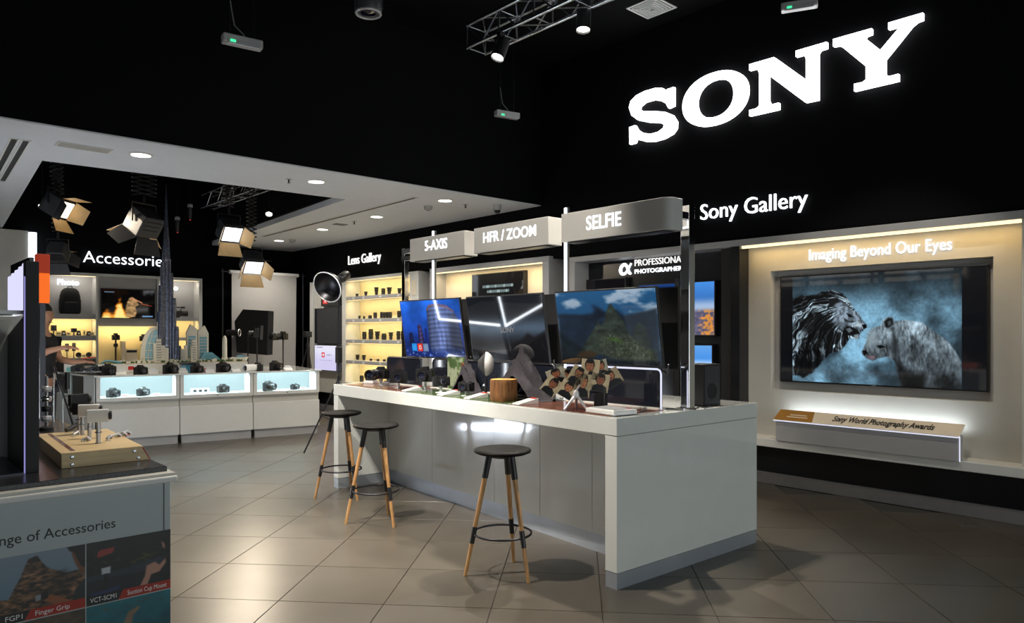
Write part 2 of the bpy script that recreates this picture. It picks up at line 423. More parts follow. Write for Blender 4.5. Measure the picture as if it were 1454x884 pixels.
# ------------------------------------------------------------------ ceiling fittings
def downlight(u, v, i):
    p = P(u, v, 'z', ZS)
    names = ['round recessed downlight in the white ceiling near the slot air vent', 'round recessed downlight at the near corner of the dark ceiling opening',
             'round recessed downlight beside the small dome camera', 'round recessed downlight by the ceiling slot, over the lens cabinet end',
             'round recessed downlight between ceiling slot and lens cabinet', 'round recessed downlight deepest along the ceiling slot']
    t = thing('downlight', names[i], 'downlight', p, group='recessed ceiling downlights')
    MB().lathe([(.085, -.012), (.105, -.004), (.105, 0), (.085, 0), (.085, -.012)], 28, cap=False).build('trim_ring', 'white_satin', t, smooth=40)
    MB().lathe([(.0, -.0055), (.084, -.005), (.084, -.002), (0, -.002)], 28, cap=False).build('lens', 'glow_downlight', t)
    lamp('downlight_lamp', 'SPOT', (p.x, p.y, ZS - .03), 120, NEUT, target=(p.x, p.y, 0), spot_size=R(140), spot_blend=.8, shadow_soft_size=.06)
for i, (u, v) in enumerate([(200, 219), (449, 257), (632, 284), (535, 307), (458, 325), (396, 341)]): downlight(u, v, i)
def slot(a, b, wd, name, label):
    a, b = Vector(a), Vector(b); d = (b - a).normalized(); L = (b - a).length
    t = thing('slot_diffuser', label, 'air vent', a, math.atan2(d.y, d.x))
    MB().box(0, L, -wd / 2 - .015, -wd / 2, -.008, 0).box(0, L, wd / 2, wd / 2 + .015, -.008, 0).box(-.015, 0, -wd / 2 - .015, wd / 2 + .015, -.008, 0).box(L, L + .015, -wd / 2 - .015, wd / 2 + .015, -.008, 0).build('frame', 'white_satin', t)
    MB().box(0, L, -wd / 2, wd / 2, -.003, 0).build('slot', 'black_matte', t)
    return t
slot((5.115, 7.35, ZS), (5.24, 12.1, ZS), .05, 'slot', 'long black slot vent running through the white ceiling')
for k, dx in enumerate((0, .085)):
    slot((1.02 + dx, 7.45, ZS), (1.12 + dx, 9.6, ZS), .045, 'slot', ('short black slot vent, the one closer to the ceiling opening' if k else 'short black slot vent, the one farther from the ceiling opening'))
g = P(120, 209, 'z', ZS); t = thing('ceiling_grille', 'flat white access grille in the white ceiling beside a downlight', 'grille', g)
MB().box(-.22, .22, -.09, .09, -.008, 0).build('frame', 'white_satin', t, bevel=.003)
for k in range(5): MB().box(-.2, .2, -.07 + k * .03, -.055 + k * .03, -.013, -.006).build('slat', 'pale_panel', t)
for (u, v, lab) in [(608, 293, 'small white smoke detector between downlight and ceiling slot'), (415, 340, 'small white smoke detector far along the ceiling slot')]:
    p = P(u, v, 'z', ZS); t = thing('smoke_detector', lab, 'detector', p)
    MB().lathe([(.03, -.05), (.05, -.045), (.055, -.02), (.06, 0)], 18).build('body', 'grey_frame', t, smooth=40)
    MB().lathe([(.012, -.056), (.02, -.05)], 12).build('sensor', 'dark_grey', t)
for (u, v, lab) in [(410, 254, 'tiny sprinkler head beside the dark ceiling opening'), (661, 290, 'tiny sprinkler head between downlight and dome camera'), (503, 314, 'tiny sprinkler head between ceiling slot and lens cabinet')]:
    p = P(u, v, 'z', ZS); t = thing('sprinkler_head', lab, 'sprinkler', p)
    MB().lathe([(.035, -.006), (.035, 0)], 14).build('rose', 'silver_plastic', t); MB().lathe([(.018, -.045), (.008, -.035), (.01, -.006)], 10).build('nozzle', 'dark_grey', t)
p = P(706, 291, 'z', ZS); t = thing('dome_camera', 'small grey dome security camera under the white ceiling', 'security camera', p)
MB().lathe([(.05, -.07), (.055, -.02), (.06, 0)], 18).build('housing', 'grey_frame', t, smooth=40); MB().ball((0, 0, -.07), .042).build('dome', 'black_gloss', t, smooth=60)
p = P(483, 318, 'z', ZS); t = thing('ceiling_grille', 'small grey rectangular grille beside the long ceiling slot', 'grille', p)
MB().box(-.10, .10, -.07, .07, -.01, 0).build('frame', 'grey_frame', t); MB().box(-.08, .08, -.05, .05, -.014, -.01).build('mesh_panel', 'mid_grey', t)

# square air diffuser in the black ceiling
c = D(925, 13, 7.62); t = thing('square_diffuser', 'square grey air diffuser of nested frames in the black ceiling', 'air vent', (c.x, c.y, ZC))
for k, (r, w_) in enumerate([(.19, .022), (.15, .010), (.122, .010), (.094, .010), (.066, .010), (.038, .010)]):
    z = -.012 - (.004 * k); m_ = MB()
    m_.box(-r, r, -r, -r + w_, z, 0).box(-r, r, r - w_, r, z, 0).box(-r, -r + w_, -r + w_, r - w_, z, 0).box(r - w_, r, -r + w_, r - w_, z, 0); m_.build('frame_ring', 'paper_white', t)
MB().box(-.19, .19, -.19, .19, -.004, 0).build('back_plate', 'black_matte', t)

# ------------------------------------------------------------------ lighting trusses with spotlights
def truss(name, label, x0, x1, ya, yb, z0, z1, hang=True, group=None, rz=0, r=.018, step=.235, cat='truss'):
    cx, cz = (x0 + x1) / 2, z0
    t = thing(name, label, cat, (cx, ya, z0), rz, group)
    w_ = (x1 - x0) / 2; h = z1 - z0; L = abs(yb - ya); sg = 1 if yb > ya else -1
    for x in (-w_, w_):
        for z in (0, h): MB().tube((x, 0, z), (x, sg * L, z), r, n=10).build('chord', 'aluminium', t, smooth=50)
    n = int(L / step); br = MB()
    for i in range(n):
        y0, y1 = sg * i * step, sg * (i + 1) * step
        for x in (-w_, w_):
            br.tube((x, y0, 0 if i % 2 else h), (x, y1, h if i % 2 else 0), r * .45, n=6)
        for z in (0, h):
            br.tube((-w_ if i % 2 else w_, y0, z), (w_ if i % 2 else -w_, y1, z), r * .45, n=6)
        if i % 2 == 0:
            br.tube((-w_, y0, 0), (-w_, y0, h), r * .45, n=6); br.tube((w_, y0, 0), (w_, y0, h), r * .45, n=6); br.tube((-w_, y0, h), (w_, y0, h), r * .45, n=6); br.tube((-w_, y0, 0), (w_, y0, 0), r * .45, n=6)
    br.build('bracing', 'aluminium', t, smooth=50)
    if hang:
        for y in (L * .25, L * .75):
            MB().box(-w_, w_, sg * y - .015, sg * y + .015, h, h + .02).tube((0, sg * y, h + .01), (0, sg * y, ZC - z0), .008, n=6).build('hanger', 'dark_metal', t)
    return t
truss('lighting_truss', 'aluminium box truss carrying spotlights over the demo counter', 4.45, 4.685, 5.51, -1.5, 4.3, 4.52)
truss('lighting_truss', 'aluminium box truss over the floor in front of the counter', 1.45, 1.685, 5.8, -1.5, 4.3, 4.52)
def can_spot(x, y, z, tgt, label, energy, size=58, color=NEUT, dark=False):
    """cylindrical spotlight hung from a truss chord at height z"""
    d = (Vector(tgt) - Vector((x, y, z - .13))).normalized()
    t = thing('track_spotlight', label, 'spotlight', (x, y, z), group='cylindrical spotlights on the trusses')
    MB().box(-.03, .03, -.025, .025, -.03, .02).tube((0, 0, -.03), (0, 0, -.07), .012).build('clamp', 'dark_metal', t)
    MB().path([(-.07, 0, -.15), (-.07, 0, -.075), (.07, 0, -.075), (.07, 0, -.15)], .008, n=6).build('yoke', 'dark_metal', t)
    c = Vector((0, 0, -.13)); M = align(c, c + d)
    b_ = MB().lathe([(.045, -.10), (.062, -.09), (.065, .11), (.06, .11), (.055, .09)], 22, M).build('housing', 'black_plastic', t, smooth=40)
    MB().lathe([(.0, .094), (.054, .094)], 22, M, cap=False).build('lens', 'glow_spot', b_)
    pos = Vector((x, y, z)) + c + d * .125
    lamp('spot_lamp', 'SPOT', pos, energy, color, target=tgt, spot_size=R(size), spot_blend=.45, shadow_soft_size=.02)
SPX = 4.685
can_spot(4.45, 5.01, 4.28, (2.75, 5.0, .2), 'cylindrical spotlight on the end tube of the counter truss', 560)
can_spot(SPX, 4.19, 4.36, (4.2, 3.9, 1.0), 'cylindrical spotlight pointing straight down from the counter truss', 420)
can_spot(4.45, 3.07, 4.36, (2.6, 3.4, .2), 'cylindrical spotlight on the counter truss, third from its end', 600)
can_spot(4.685, 1.9, 4.36, (6.5, 2.6, .75), 'cylindrical spotlight on the counter truss aimed at the gallery wall', 130)
for k, (y, tg, e) in enumerate([(5.3, (2.95, 5.4, .3), 720), (4.2, (2.95, 3.6, .3), 720), (2.9, (3.6, 4.4, 2.0), 340), (3.5, (.35, 4.0, 1.0), 200)]):
    can_spot(1.56, y, 4.36, tg, 'cylindrical spotlight on the truss before the counter, ' + ['at its end', 'second from its end', 'third from its end', 'fourth from its end'][k], e)

# emergency light battens hanging from the black ceiling
def batten(u, v, depth, ln, rz, label):
    p = D(u, v, depth); t = thing('emergency_light', label, 'emergency light', p, rz, 'emergency lights hanging on wires')
    MB().box(-ln / 2, ln / 2, -.045, .045, -.035, .035).build('housing', 'grey_frame', t, bevel=.012)
    MB().box(-ln / 2 + .03, ln / 2 - .03, -.05, -.04, -.045, -.01).build('diffuser', 'silver_plastic', t, bevel=.005)
    MB().box(-ln / 2 + .05, -ln / 2 + .09, -.054, -.049, -.03, -.012).build('indicator', 'glow_green', t)
    for x in (-ln / 2 + .06, ln / 2 - .06):
        MB().tube((x, 0, .03), (x, 0, ZC - p.z), .003, n=5).build('hanging_wire', 'dark_metal', t)
    MB().path([(-ln / 2 + .06, 0, .3), (-ln / 2 + .09, 0, .12), (-ln / 2 + .16, 0, .06), (-ln / 2 + .17, 0, .03)], .005, n=6).build('cable', 'mid_grey', t)
batten(344, 60, 5.6, .30, -R(8), 'grey emergency light batten with green indicator over the left ceiling edge')
batten(720, 163, 8.3, .30, R(-14), 'grey emergency light batten hanging below the truss end')
batten(1135, 8, 6.3, .30, R(-65), 'grey emergency light batten hanging above the big lit logo')

# dark moving-head lamp just at the upper edge of view
p = D(523, 2, 6.0); t = thing('stage_lamp', 'dark round stage lamp hanging from the black ceiling', 'stage light', p)
MB().lathe([(.10, -.10), (.115, -.07), (.115, .05), (.08, .12), (.03, .14)], 24).build('housing', 'lamp_grey', t, smooth=40); MB().torus(.10, .012, 28, 8, T(z=-.10)).build('lens_ring', 'silver_plastic', t, smooth=60); MB().lathe([(0, -.105), (.09, -.098)], 24, cap=False).build('lens', 'lens_glass', t, smooth=60)
MB().path([(-.14, 0, -.02), (-.14, 0, .2), (.14, 0, .2), (.14, 0, -.02)], .012, n=6).build('yoke', 'dark_metal', t); MB().tube((0, 0, .2), (0, 0, ZC - p.z), .015, n=8).build('stem', 'dark_metal', t)

# ================================================================== big logo and wall lettering
def lettersoutline(zpts, ux, uy, sc): return [(P(ux + a / sc, uy + b / sc, 'x', 6.66).y, P(ux + a / sc, uy + b / sc, 'x', 6.66).z) for a, b in zpts]
S_ = [(85, 443), (105, 436), (114, 452), (132, 463), (160, 466), (185, 459), (203, 446), (206, 434), (192, 427), (150, 425), (115, 418), (93, 402), (84, 375), (90, 352), (110, 332), (140, 317), (175, 307), (200, 307), (213, 318), (217, 311), (240, 303), (240, 368), (221, 377), (212, 360), (193, 350), (170, 347), (140, 355), (122, 370), (120, 381), (135, 388), (175, 387), (210, 390), (235, 400), (249, 422), (248, 446), (235, 465), (205, 482), (170, 492), (140, 492), (118, 486), (109, 485), (105, 497), (86, 502)]
N_ = [(502, 225), (588, 200), (699, 279), (699, 205), (694, 194), (684, 193), (664, 199), (664, 178), (771, 147), (771, 168), (748, 176), (741, 188), (741, 348), (697, 357), (569, 262), (569, 350), (575, 361), (584, 363), (604, 358), (604, 381), (502, 404), (502, 384), (528, 377), (537, 367), (537, 256), (531, 243), (520, 241), (502, 246)]
Y_ = [(793, 138), (927, 100), (927, 120), (908, 127), (905, 135), (957, 176), (1020, 101), (1014, 96), (985, 104), (985, 81), (1105, 46), (1105, 70), (1086, 77), (1068, 91), (974, 208), (974, 256), (980, 266), (990, 266), (1020, 258), (1020, 282), (866, 318), (866, 293), (895, 287), (907, 278), (907, 232), (828, 167), (815, 160), (793, 163)]
lg = thing('illuminated_logo', 'huge white illuminated serif letters high on the black wall', 'sign', (6.66, 3.7, 3.68))
def letter(poly, hole=None):
    mb = MB(); x0, x1 = -.02, .02
    if hole is None: mb.prism([(a - 3.7, b - 3.68) for a, b in poly], x0, x1, 'yz')
    else:
        n = len(poly); A = [(a - 3.7, b - 3.68) for a, b in poly]; B = [(a - 3.7, b - 3.68) for a, b in hole]
        vs = [(d, *q) for d in (x0, x1) for ring in (A, B) for q in ring]; fs = []
        for i in range(n):
            j = (i + 1) % n
            fs += [(i, n + i, n + j, j), (2 * n + i, 2 * n + j, 3 * n + j, 3 * n + i), (i, j, 2 * n + j, 2 * n + i), (n + i, 3 * n + i, 3 * n + j, n + j)]
        mb.add(vs, fs)
    return mb.build('letter', 'glow_logo', lg)
letter(lettersoutline(S_, 860, 0, 2.448)); letter(lettersoutline(N_, 860, 0, 2.448)); letter(lettersoutline(Y_, 860, 0, 2.448))
ol, orr = P(970.3, 140, 'x', 6.66).y, P(1063.2, 140, 'x', 6.66).y; il, ir = P(990.8, 140, 'x', 6.66).y, P(1042.8, 140, 'x', 6.66).y
def sup(a0, a1, z0, z1, e=2.15, n=48):
    out = []
    for i in range(n):
        th = 2 * math.pi * i / n; c_, s_ = math.cos(th), math.sin(th)
        out.append(((a0 + a1) / 2 + abs(a1 - a0) / 2 * math.copysign(abs(c_) ** (2 / e), c_), (z0 + z1) / 2 + (z1 - z0) / 2 * math.copysign(abs(s_) ** (2 / e), s_)))
    return out
letter(sup(ol, orr, 3.675, 4.225), sup(il, ir, 3.755, 4.145))
lamp('logo_glow', 'AREA', (6.55, 3.7, 3.95), 6, (1, 1, 1), target=(0, 3.7, 3.0), shape='RECTANGLE', size=3.0, size_y=.45)
def wall_text(name, txt, label, a, b, cap, mat_, x=6.67, cat='sign', shear=0, depth=.02):
    """illuminated lettering on a wall facing -x; a, b = y of first and last letter"""
    z = 0
    t = thing(name, label, cat, (x, a[0], a[1]))
    text_obj('lettering', txt, mat_, t, (0, 0, 0), (0, -1, 0), (0, 0, 1), width=a[0] - b, height=cap, depth=depth, shear=shear, bold=-.004)
    return t
wall_text('wall_lettering', 'Sony Gallery', 'white lit Gallery lettering on the black wall under the huge logo', (4.29, 2.70), 3.125, .165, 'glow_text')
wall_text('wall_lettering', 'Lens Gallery', 'white lit lettering on the black wall over the lens cabinet', (11.69, 2.735), 10.60, .165, 'glow_text_soft')
t = thing('wall_lettering', 'white lit Accessories lettering on the far black wall', 'sign', (2.88, FY - .03, 2.70))
text_obj('lettering', 'Accessories', 'glow_text', t, (0, 0, 0), (1, 0, 0), (0, 0, 1), width=1.375, height=.20, depth=.02, bold=-.01)

# ================================================================== gallery unit on the right wall
ZL = .47
gu = thing('gallery_wall_unit', 'long white framed wall unit with a warm lit niche around the big television', 'wall unit', (6.6, 3.8, .39))
def G(x0, x1, y0, y1, z0, z1, nm, m_, par=None, bevel=0): return MB().box(x0 - 6.6, x1 - 6.6, y0 - 3.8, y1 - 3.8, z0 - .39, z1 - .39).build(nm, m_, par or gu, bevel=bevel)
G(6.55, WX, -1.2, 3.86, .39, ZL, 'ledge', 'white_satin', bevel=.006)
G(6.60, WX, -1.2, 6.15, 2.375, 2.44, 'top_band', 'grey_frame', bevel=.004)
G(6.60, WX, 1.27, 1.42, ZL, 2.375, 'side_post', 'white_satin', bevel=.004)
G(6.60, WX, 3.80, 3.90, ZL, 2.375, 'divider', 'black_gloss')
bx = MB().box(.18, .30, 3.56 - 3.8, 0, ZL - .39, 2.375 - .39).box(.18, .30, 1.42 - 3.8, 1.65 - 3.8, ZL - .39, 2.375 - .39).box(.18, .30, 1.65 - 3.8, 3.56 - 3.8, ZL - .39, .935 - .39).box(.18, .30, 1.65 - 3.8, 3.56 - 3.8, 2.115 - .39, 2.375 - .39).build('back_panel', 'pale_panel', gu)
G(6.88, 6.91, 1.65, 3.56, .935, 2.115, 'recess_back', 'grey_frame')
G(6.625, 6.66, 1.43, 3.79, 2.350, 2.374, 'light_strip', 'glow_warm')
lamp('niche_strip_lamp', 'AREA', (6.645, 2.61, 2.345), 4.6, (1.0, .66, .25), target=(6.72, 2.61, 1.8), shape='RECTANGLE', size=2.3, size_y=.03)
tx = text_obj('lettering', 'Imaging Beyond Our Eyes', 'glow_text', gu, (6.775 - 6.6, 3.16 - 3.8, 2.195 - .39), (0, -1, 0), (0, 0, 1), width=1.215, height=.105, depth=.01, bold=-.008)
G(6.55, WX, -1.2, 1.27, .47, 2.375, 'next_bay_panel', 'pale_panel')

# big television
def lionpic(u, v):
    # picture coordinates measured on the screen: x right 0..850, y down 0..575
    X = u * 850; Y = (1 - v) * 575; x, y = X / 575, Y / 575
    n1 = fbm(x * 3 + 2, y * 3.4, 3, 6); n2 = fbm(x * 14, y * 14, 4, 4)
    val = .20 + .55 * sst(.30, .72, n1) * (1 - .35 * sst(.35, 0, y)) + .10 * (n2 - .5)
    val *= .55 + .5 * sst(.0, .5, 1 - np.abs(x - .78) * .9) + .1 * y
    val *= .42 + .58 * sst(.02, .40, y)
    col = np.stack([val * .62, val * .86, val * 1.0], -1)
    def L(pts): return [((a - 285) / 575, (b - 248 + (a - 285) * .040) / 540 * (1 - 0.02)) for a, b in pts]
    def hair(cx, cy, seed, fr, tw=0.0, rf=4):
        rr = np.hypot(x - cx, y - cy); an = np.arctan2(y - cy, x - cx) + tw * rr
        wob = fbm(x * 9, y * 9, seed + 9, 3); return fbm(an * fr + wob * 5.0, rr * rf + wob * 1.5, seed, 3, 2.2)
    lion = L([(285, 362), (335, 345), (400, 340), (470, 322), (510, 316), (550, 322), (585, 350), (622, 402), (655, 440), (685, 482), (692, 496), (682, 512), (664, 522), (652, 552), (632, 560), (602, 558), (588, 590), (548, 628), (505, 640), (468, 668), (430, 716), (396, 752), (350, 775), (285, 770)])
    m = pmask(x + .018 * (fbm(x * 30, y * 30, 18, 3) - .5), y + .03 * (fbm(x * 30, y * 30, 19, 3) - .5), lion, .010)
    h1 = hair(.62, .30, 21, 26, 1.2); h2 = hair(.60, .34, 24, 7, 1.5, 7); fine = hair(.60, .34, 27, 60, 1.2, 8)
    sh = .03 + .55 * sst(.40, .70, h1) * (.25 + .95 * sst(.35, .62, h2)) + .30 * sst(.55, .8, fine) * sst(.4, .6, h2)
    sh *= .52 + .80 * sst(.75, .10, np.hypot(x - .52, y - .34)) + .25 * sst(.25, .0, x)
    dark = pmask(x, y, L([(380, 430), (480, 400), (490, 560), (470, 640), (400, 745), (330, 720), (340, 560)]), .09); sh *= 1 - .55 * dark
    sh = np.clip(sh * 1.3, 0, .95); lc = np.stack([sh * .82, sh * .93, sh * 1.0], -1); col = col * (1 - m[..., None]) + lc * m[..., None]
    face = L([(520, 372), (565, 378), (610, 412), (650, 445), (688, 488), (678, 508), (655, 515), (600, 500), (560, 510), (520, 480)])
    fm = pmask(x, y, face, .03); fv = .44 + .34 * sst(.3, .7, fbm(x * 40, y * 22, 31, 4)); col = col * (1 - .8 * fm[..., None]) + np.stack([fv * .80, fv * .9, fv], -1) * .8 * fm[..., None]
    for pts, val_, sf_ in [([(570, 520), (590, 495), (630, 505), (655, 528), (648, 552), (610, 545), (580, 545)], .05, .008), ([(583, 512), (605, 505), (620, 520), (600, 532)], .40, .006), ([(625, 540), (650, 535), (655, 556), (635, 562)], .55, .008),
                           ([(668, 488), (690, 484), (693, 500), (676, 512)], .02, .006), ([(585, 430), (610, 440), (628, 452), (600, 452)], .04, .006), ([(490, 360), (540, 352), (552, 372), (510, 400), (492, 395)], .10, .012), ([(570, 455), (600, 470), (640, 470), (615, 480), (580, 476)], .18, .008), ([(640, 470), (668, 485), (660, 500), (630, 498)], .75, .01)]:
        k = pmask(x, y, L(pts), sf_); col = mixc(col, (val_ * .85, val_ * .95, val_), k)
    lio = L([(667, 632), (672, 610), (690, 575), (702, 540), (722, 505), (765, 484), (778, 458), (800, 444), (820, 448), (832, 466), (880, 458), (960, 468), (1010, 505), (1075, 552), (1110, 600), (1132, 640), (1132, 806), (872, 806), (858, 760), (845, 715), (828, 655), (790, 640), (752, 648), (726, 664), (692, 656)])
    m2 = pmask(x, y, lio, .010); f2 = fbm(x * 70 + 4 * fbm(x * 5, y * 5, 51, 3), y * 26, 52, 3); f3 = fbm(x * 8, y * 6, 53, 4)
    base = .52 + .26 * (f2 - .5) * 2 + .95 * (f3 - .5)
    base *= .55 + .6 * sst(.95, .45, y) * sst(.55, .85, x + .3 * y)
    base *= 1 - .75 * pmask(x, y, L([(828, 650), (880, 690), (960, 720), (985, 806), (872, 806)]), .05)
    base *= 1 - .55 * pmask(x, y, L([(1000, 740), (1060, 700), (1132, 760), (1132, 806), (1000, 806)]), .05)
    base = np.clip(base, .03, .95)
    col = col * (1 - m2[..., None]) + np.stack([base * .82, base * .93, base], -1) * m2[..., None]
    for pts, val_, sf_ in [([(780, 470), (800, 450), (818, 455), (824, 480), (800, 500), (785, 495)], .06, .012), ([(795, 470), (810, 462), (815, 480), (800, 490)], .30, .008), ([(740, 590), (765, 583), (785, 592), (760, 602)], .03, .007), ([(668, 618), (690, 612), (698, 630), (680, 640)], .05, .008),
                           ([(700, 520), (735, 505), (745, 560), (712, 600), (690, 590)], .60, .03), ([(690, 640), (720, 634), (738, 645), (712, 654)], .25, .006), ([(820, 500), (845, 560), (838, 640), (820, 600)], .18, .02)]:
        k = pmask(x, y, L(pts), sf_); col = mixc(col, (val_ * .85, val_ * .95, val_), k)
    k = pmask(x, y, L([(694, 642), (730, 638), (734, 652), (706, 656)]), .01); col = mixc(col, (.45, .36, .40), k)
    st = fbm(x * 60, y * 60, 77, 2); col *= (.88 + .24 * st)[..., None]
    return np.clip(col * 1.02, 0, 1)
tv = thing('wall_television', 'huge television showing two big cats face to face in blue grey', 'television', (6.86, 2.59, 1.013))
TW, TH = 1.785, 1.045
MB().box(-.035, .018, -TW / 2, TW / 2, 0, TH).build('casing', 'black_plastic', tv, bevel=.004)
MB().add([(-.0362, TW / 2 - .012, .012), (-.0362, -TW / 2 + .012, .012), (-.0362, -TW / 2 + .012, TH - .012), (-.0362, TW / 2 - .012, TH - .012)], [(0, 1, 2, 3)]).build('screen_glass', 'smoked_glass', tv)
pw = TW * .822
picture('picture', tv, (-.0368, TW / 2 - TW * .073, .014), (0, -1, 0), (0, 0, 1), pw, TH - .028, 420, 250, lionpic)
MB().box(-.037, -.034, -.02, .02, .003, .009).build('logo_badge', 'silver_plastic', tv)

# lit display wedge with the awards text
aw = thing('awards_display_wedge', 'white edge lit display wedge with a gold card on the ledge under the television', 'display stand', (6.5, 2.6, ZL))
yl, yr, zf, zb = 3.385 - 2.6, 1.815 - 2.6, .672 - ZL, .755 - ZL
MB().box(.02, .13, yr + .01, yl - .015, 0, zf).build('plinth', 'grey_frame', aw)
MB().prism([(0, zf), (.15, zb), (.15, zb - .012), (0, zf - .012)], yr, yl, 'xz').build('sloped_top', 'beige_card', aw)
sl = Vector((.15, 0, zb - zf)).normalized()
MB().add([(-.001, yl, zf + .001), (-.001, yl - .375, zf + .001), (.149, yl - .335, zb + .001), (.149, yl, zb + .001)], [(0, 1, 2, 3)]).build('gold_card', 'gold_card', aw)
text_obj('lettering', 'Sony World Photography Awards', 'print_black', aw, (.045, yl - .54, zf + .028), (0, -1, 0), tuple(sl), width=.83, height=.078, depth=.002, shear=.12, bold=.014)
for i_, (y_, wd_) in enumerate([(yl - .13, .16), (yl - .11, .20)]):
    xq = .075 - i_ * .03; zq = zf + (zb - zf) * xq / .15 + .0022; MB().add([(xq, y_, zq), (xq, y_ - wd_, zq), (xq + .012, y_ - wd_, zq + .0066), (xq + .012, y_, zq + .0066)], [(0, 1, 2, 3)]).build('card_print', 'beige_card', aw)
MB().box(-.004, .0, yr, yl, zf - .014, zf - .006).build('edge_strip', 'glow_edge', aw)
MB().box(.0, .008, yr - .006, yr, 0, zf).build('edge_strip', 'glow_edge', aw)
lamp('wedge_back_lamp', 'AREA', (6.675, 2.6, .70), 2.6, (.86, .94, 1), target=(6.79, 2.6, .86), shape='RECTANGLE', size=1.5, size_y=.03)

# ================================================================== black photographers' unit (left part of the same wall)
au = thing('black_wall_unit', 'black recessed wall unit with a light grey frame and stylised alpha lettering', 'wall unit', (6.6, 6.15, .39))
def A(x0, x1, y0, y1, z0, z1, nm, m_, bevel=0, par=None): return MB().box(x0 - 6.6, x1 - 6.6, y0 - 6.15, y1 - 6.15, z0 - .39, z1 - .39).build(nm, m_, par or au, bevel=bevel)
A(6.60, WX, 6.05, 6.15, .47, 2.374, 'side_post', 'grey_frame', .004)
A(6.86, WX, 3.91, 6.05, .47, 2.374, 'back_panel', 'black_gloss')
A(6.62, 6.86, 3.91, 6.05, .62, .66, 'lower_shelf', 'black_gloss'); A(6.66, 6.86, 3.91, 6.05, .40, .60, 'base_cabinet', 'black_matte')
A(6.72, 6.86, 3.92, 4.08, .66, 2.374, 'side_return', 'black_matte'); A(6.72, 6.86, 4.60, 4.66, .66, 2.10, 'upright', 'black_matte')
A(6.66, 6.86, 4.66, 6.03, 1.70, 1.72, 'shelf', 'black_gloss'); A(6.655, 6.66, 4.66, 5.6, 1.705, 1.713, 'shelf_light', 'glow_edge')
text_obj('lettering', 'PROFESSIONAL', 'glow_text_soft', au, (6.85 - 6.6, 5.31 - 6.15, 2.29 - .39), (0, -1, 0), (0, 0, 1), width=.70, height=.075, depth=.01)
text_obj('lettering', 'PHOTOGRAPHERS', 'glow_text', au, (6.85 - 6.6, 5.31 - 6.15, 2.20 - .39), (0, -1, 0), (0, 0, 1), width=.70, height=.050, depth=.01, bold=.0)
# stylised alpha: a band swept along a loop
ap = []
for i in range(41):
    tt = i / 40; th = math.pi * (.32 + 1.36 * tt)
    ap.append((.062 * math.cos(th) , .058 * math.sin(th)))
pth = [(.085, .062), (.055, .005)] ; loop = [(.088, .066), (.066, .030), (.04, -.02), (.012, -.052), (-.028, -.058), (-.062, -.030), (-.068, .012), (-.046, .048), (-.010, .060), (.022, .040), (.046, .002), (.064, -.036), (.088, -.058), (.105, -.050)]
al = MB(); wd = [.012, .013, .015, .016, .017, .021, .024, .022, .018, .017, .018, .019, .015, .006]
for i in range(len(loop) - 1):
    (a0, b0), (a1, b1) = loop[i], loop[i + 1]; dx, dy = a1 - a0, b1 - b0; l = math.hypot(dx, dy); nx_, ny_ = -dy / l, dx / l
    q = [(a0 + nx_ * wd[i], b0 + ny_ * wd[i]), (a1 + nx_ * wd[i + 1], b1 + ny_ * wd[i + 1]), (a1 - nx_ * wd[i + 1], b1 - ny_ * wd[i + 1]), (a0 - nx_ * wd[i], b0 - ny_ * wd[i])]
    al.prism([(-a - .13 * b + 5.46 - 6.15, b + 2.262 - .39) for a, b in q], .243, .25, 'yz')
al.build('alpha_symbol', 'glow_text', au)
def citypic(u, v):
    c = np.stack([.10 + .45 * v ** .8 * .4, .22 + .35 * v, .45 + .45 * v], -1); c = mixc(c, (.75, .82, .92), sst(.22, .02, np.abs(v - .52)) * .8)
    n = fbm(u * 12, v * 22, 5, 4); low = sst(.52, .42, v)
    bl = np.stack([.25 + .3 * n, .26 + .25 * n, .34 + .3 * n], -1); c = c * (1 - low[..., None]) + bl * low[..., None]
    gl = .75 * sst(.64, .82, n + .28 * sst(.35, .8, u)) * low; return mixc(c, (1, .62, .18), gl)
def skypic(u, v):
    c = np.stack([.25 + .15 * v, .55 + .10 * v, .92 + 0 * v], -1); return mixc(c, (.85, .93, 1), sst(.35, .0, v) * .7)
def sized_picture(nm, lab, y0, y1, z0, z1, fn, x=6.808, nx=50, ny=70, cat='picture'):
    t = thing(nm, lab, cat, (x, (y0 + y1) / 2, z0))
    hy = (y0 - y1) / 2
    MB().box(-.012, .05, -hy - .012, hy + .012, -.012, z1 - z0 + .012).build('frame', 'black_plastic', t, bevel=.002)
    picture('picture', t, (-.0135, hy, 0), (0, -1, 0), (0, 0, 1), 2 * hy, z1 - z0, nx, ny, fn); return t
sized_picture('lightbox_picture', 'upright glowing picture of a city at dusk in the black wall unit', 4.57, 4.21, 1.475, 2.05, citypic)
sized_picture('lightbox_picture', 'small glowing picture of blue sky below the city picture', 4.62, 4.24, 1.16, 1.36, skypic)
sized_picture('lightbox_picture', 'dim wide picture with a blue top edge beside the city picture', 5.21, 4.70, 1.74, 2.05, lambda u, v: mixc(flat(u, (.015, .02, .035)), (.12, .30, .62), sst(.80, .97, v) * .8))
sized_picture('notice_board', 'dark faint grey information board under the alpha lettering', 6.02, 5.42, 1.74, 2.15, lambda u, v: mixc(flat(u, (.05, .045, .05)), (.35, .34, .36), ((np.abs(v - .62) < .02) & (np.abs(u - .5) < .25)).astype(float)), cat='panel')

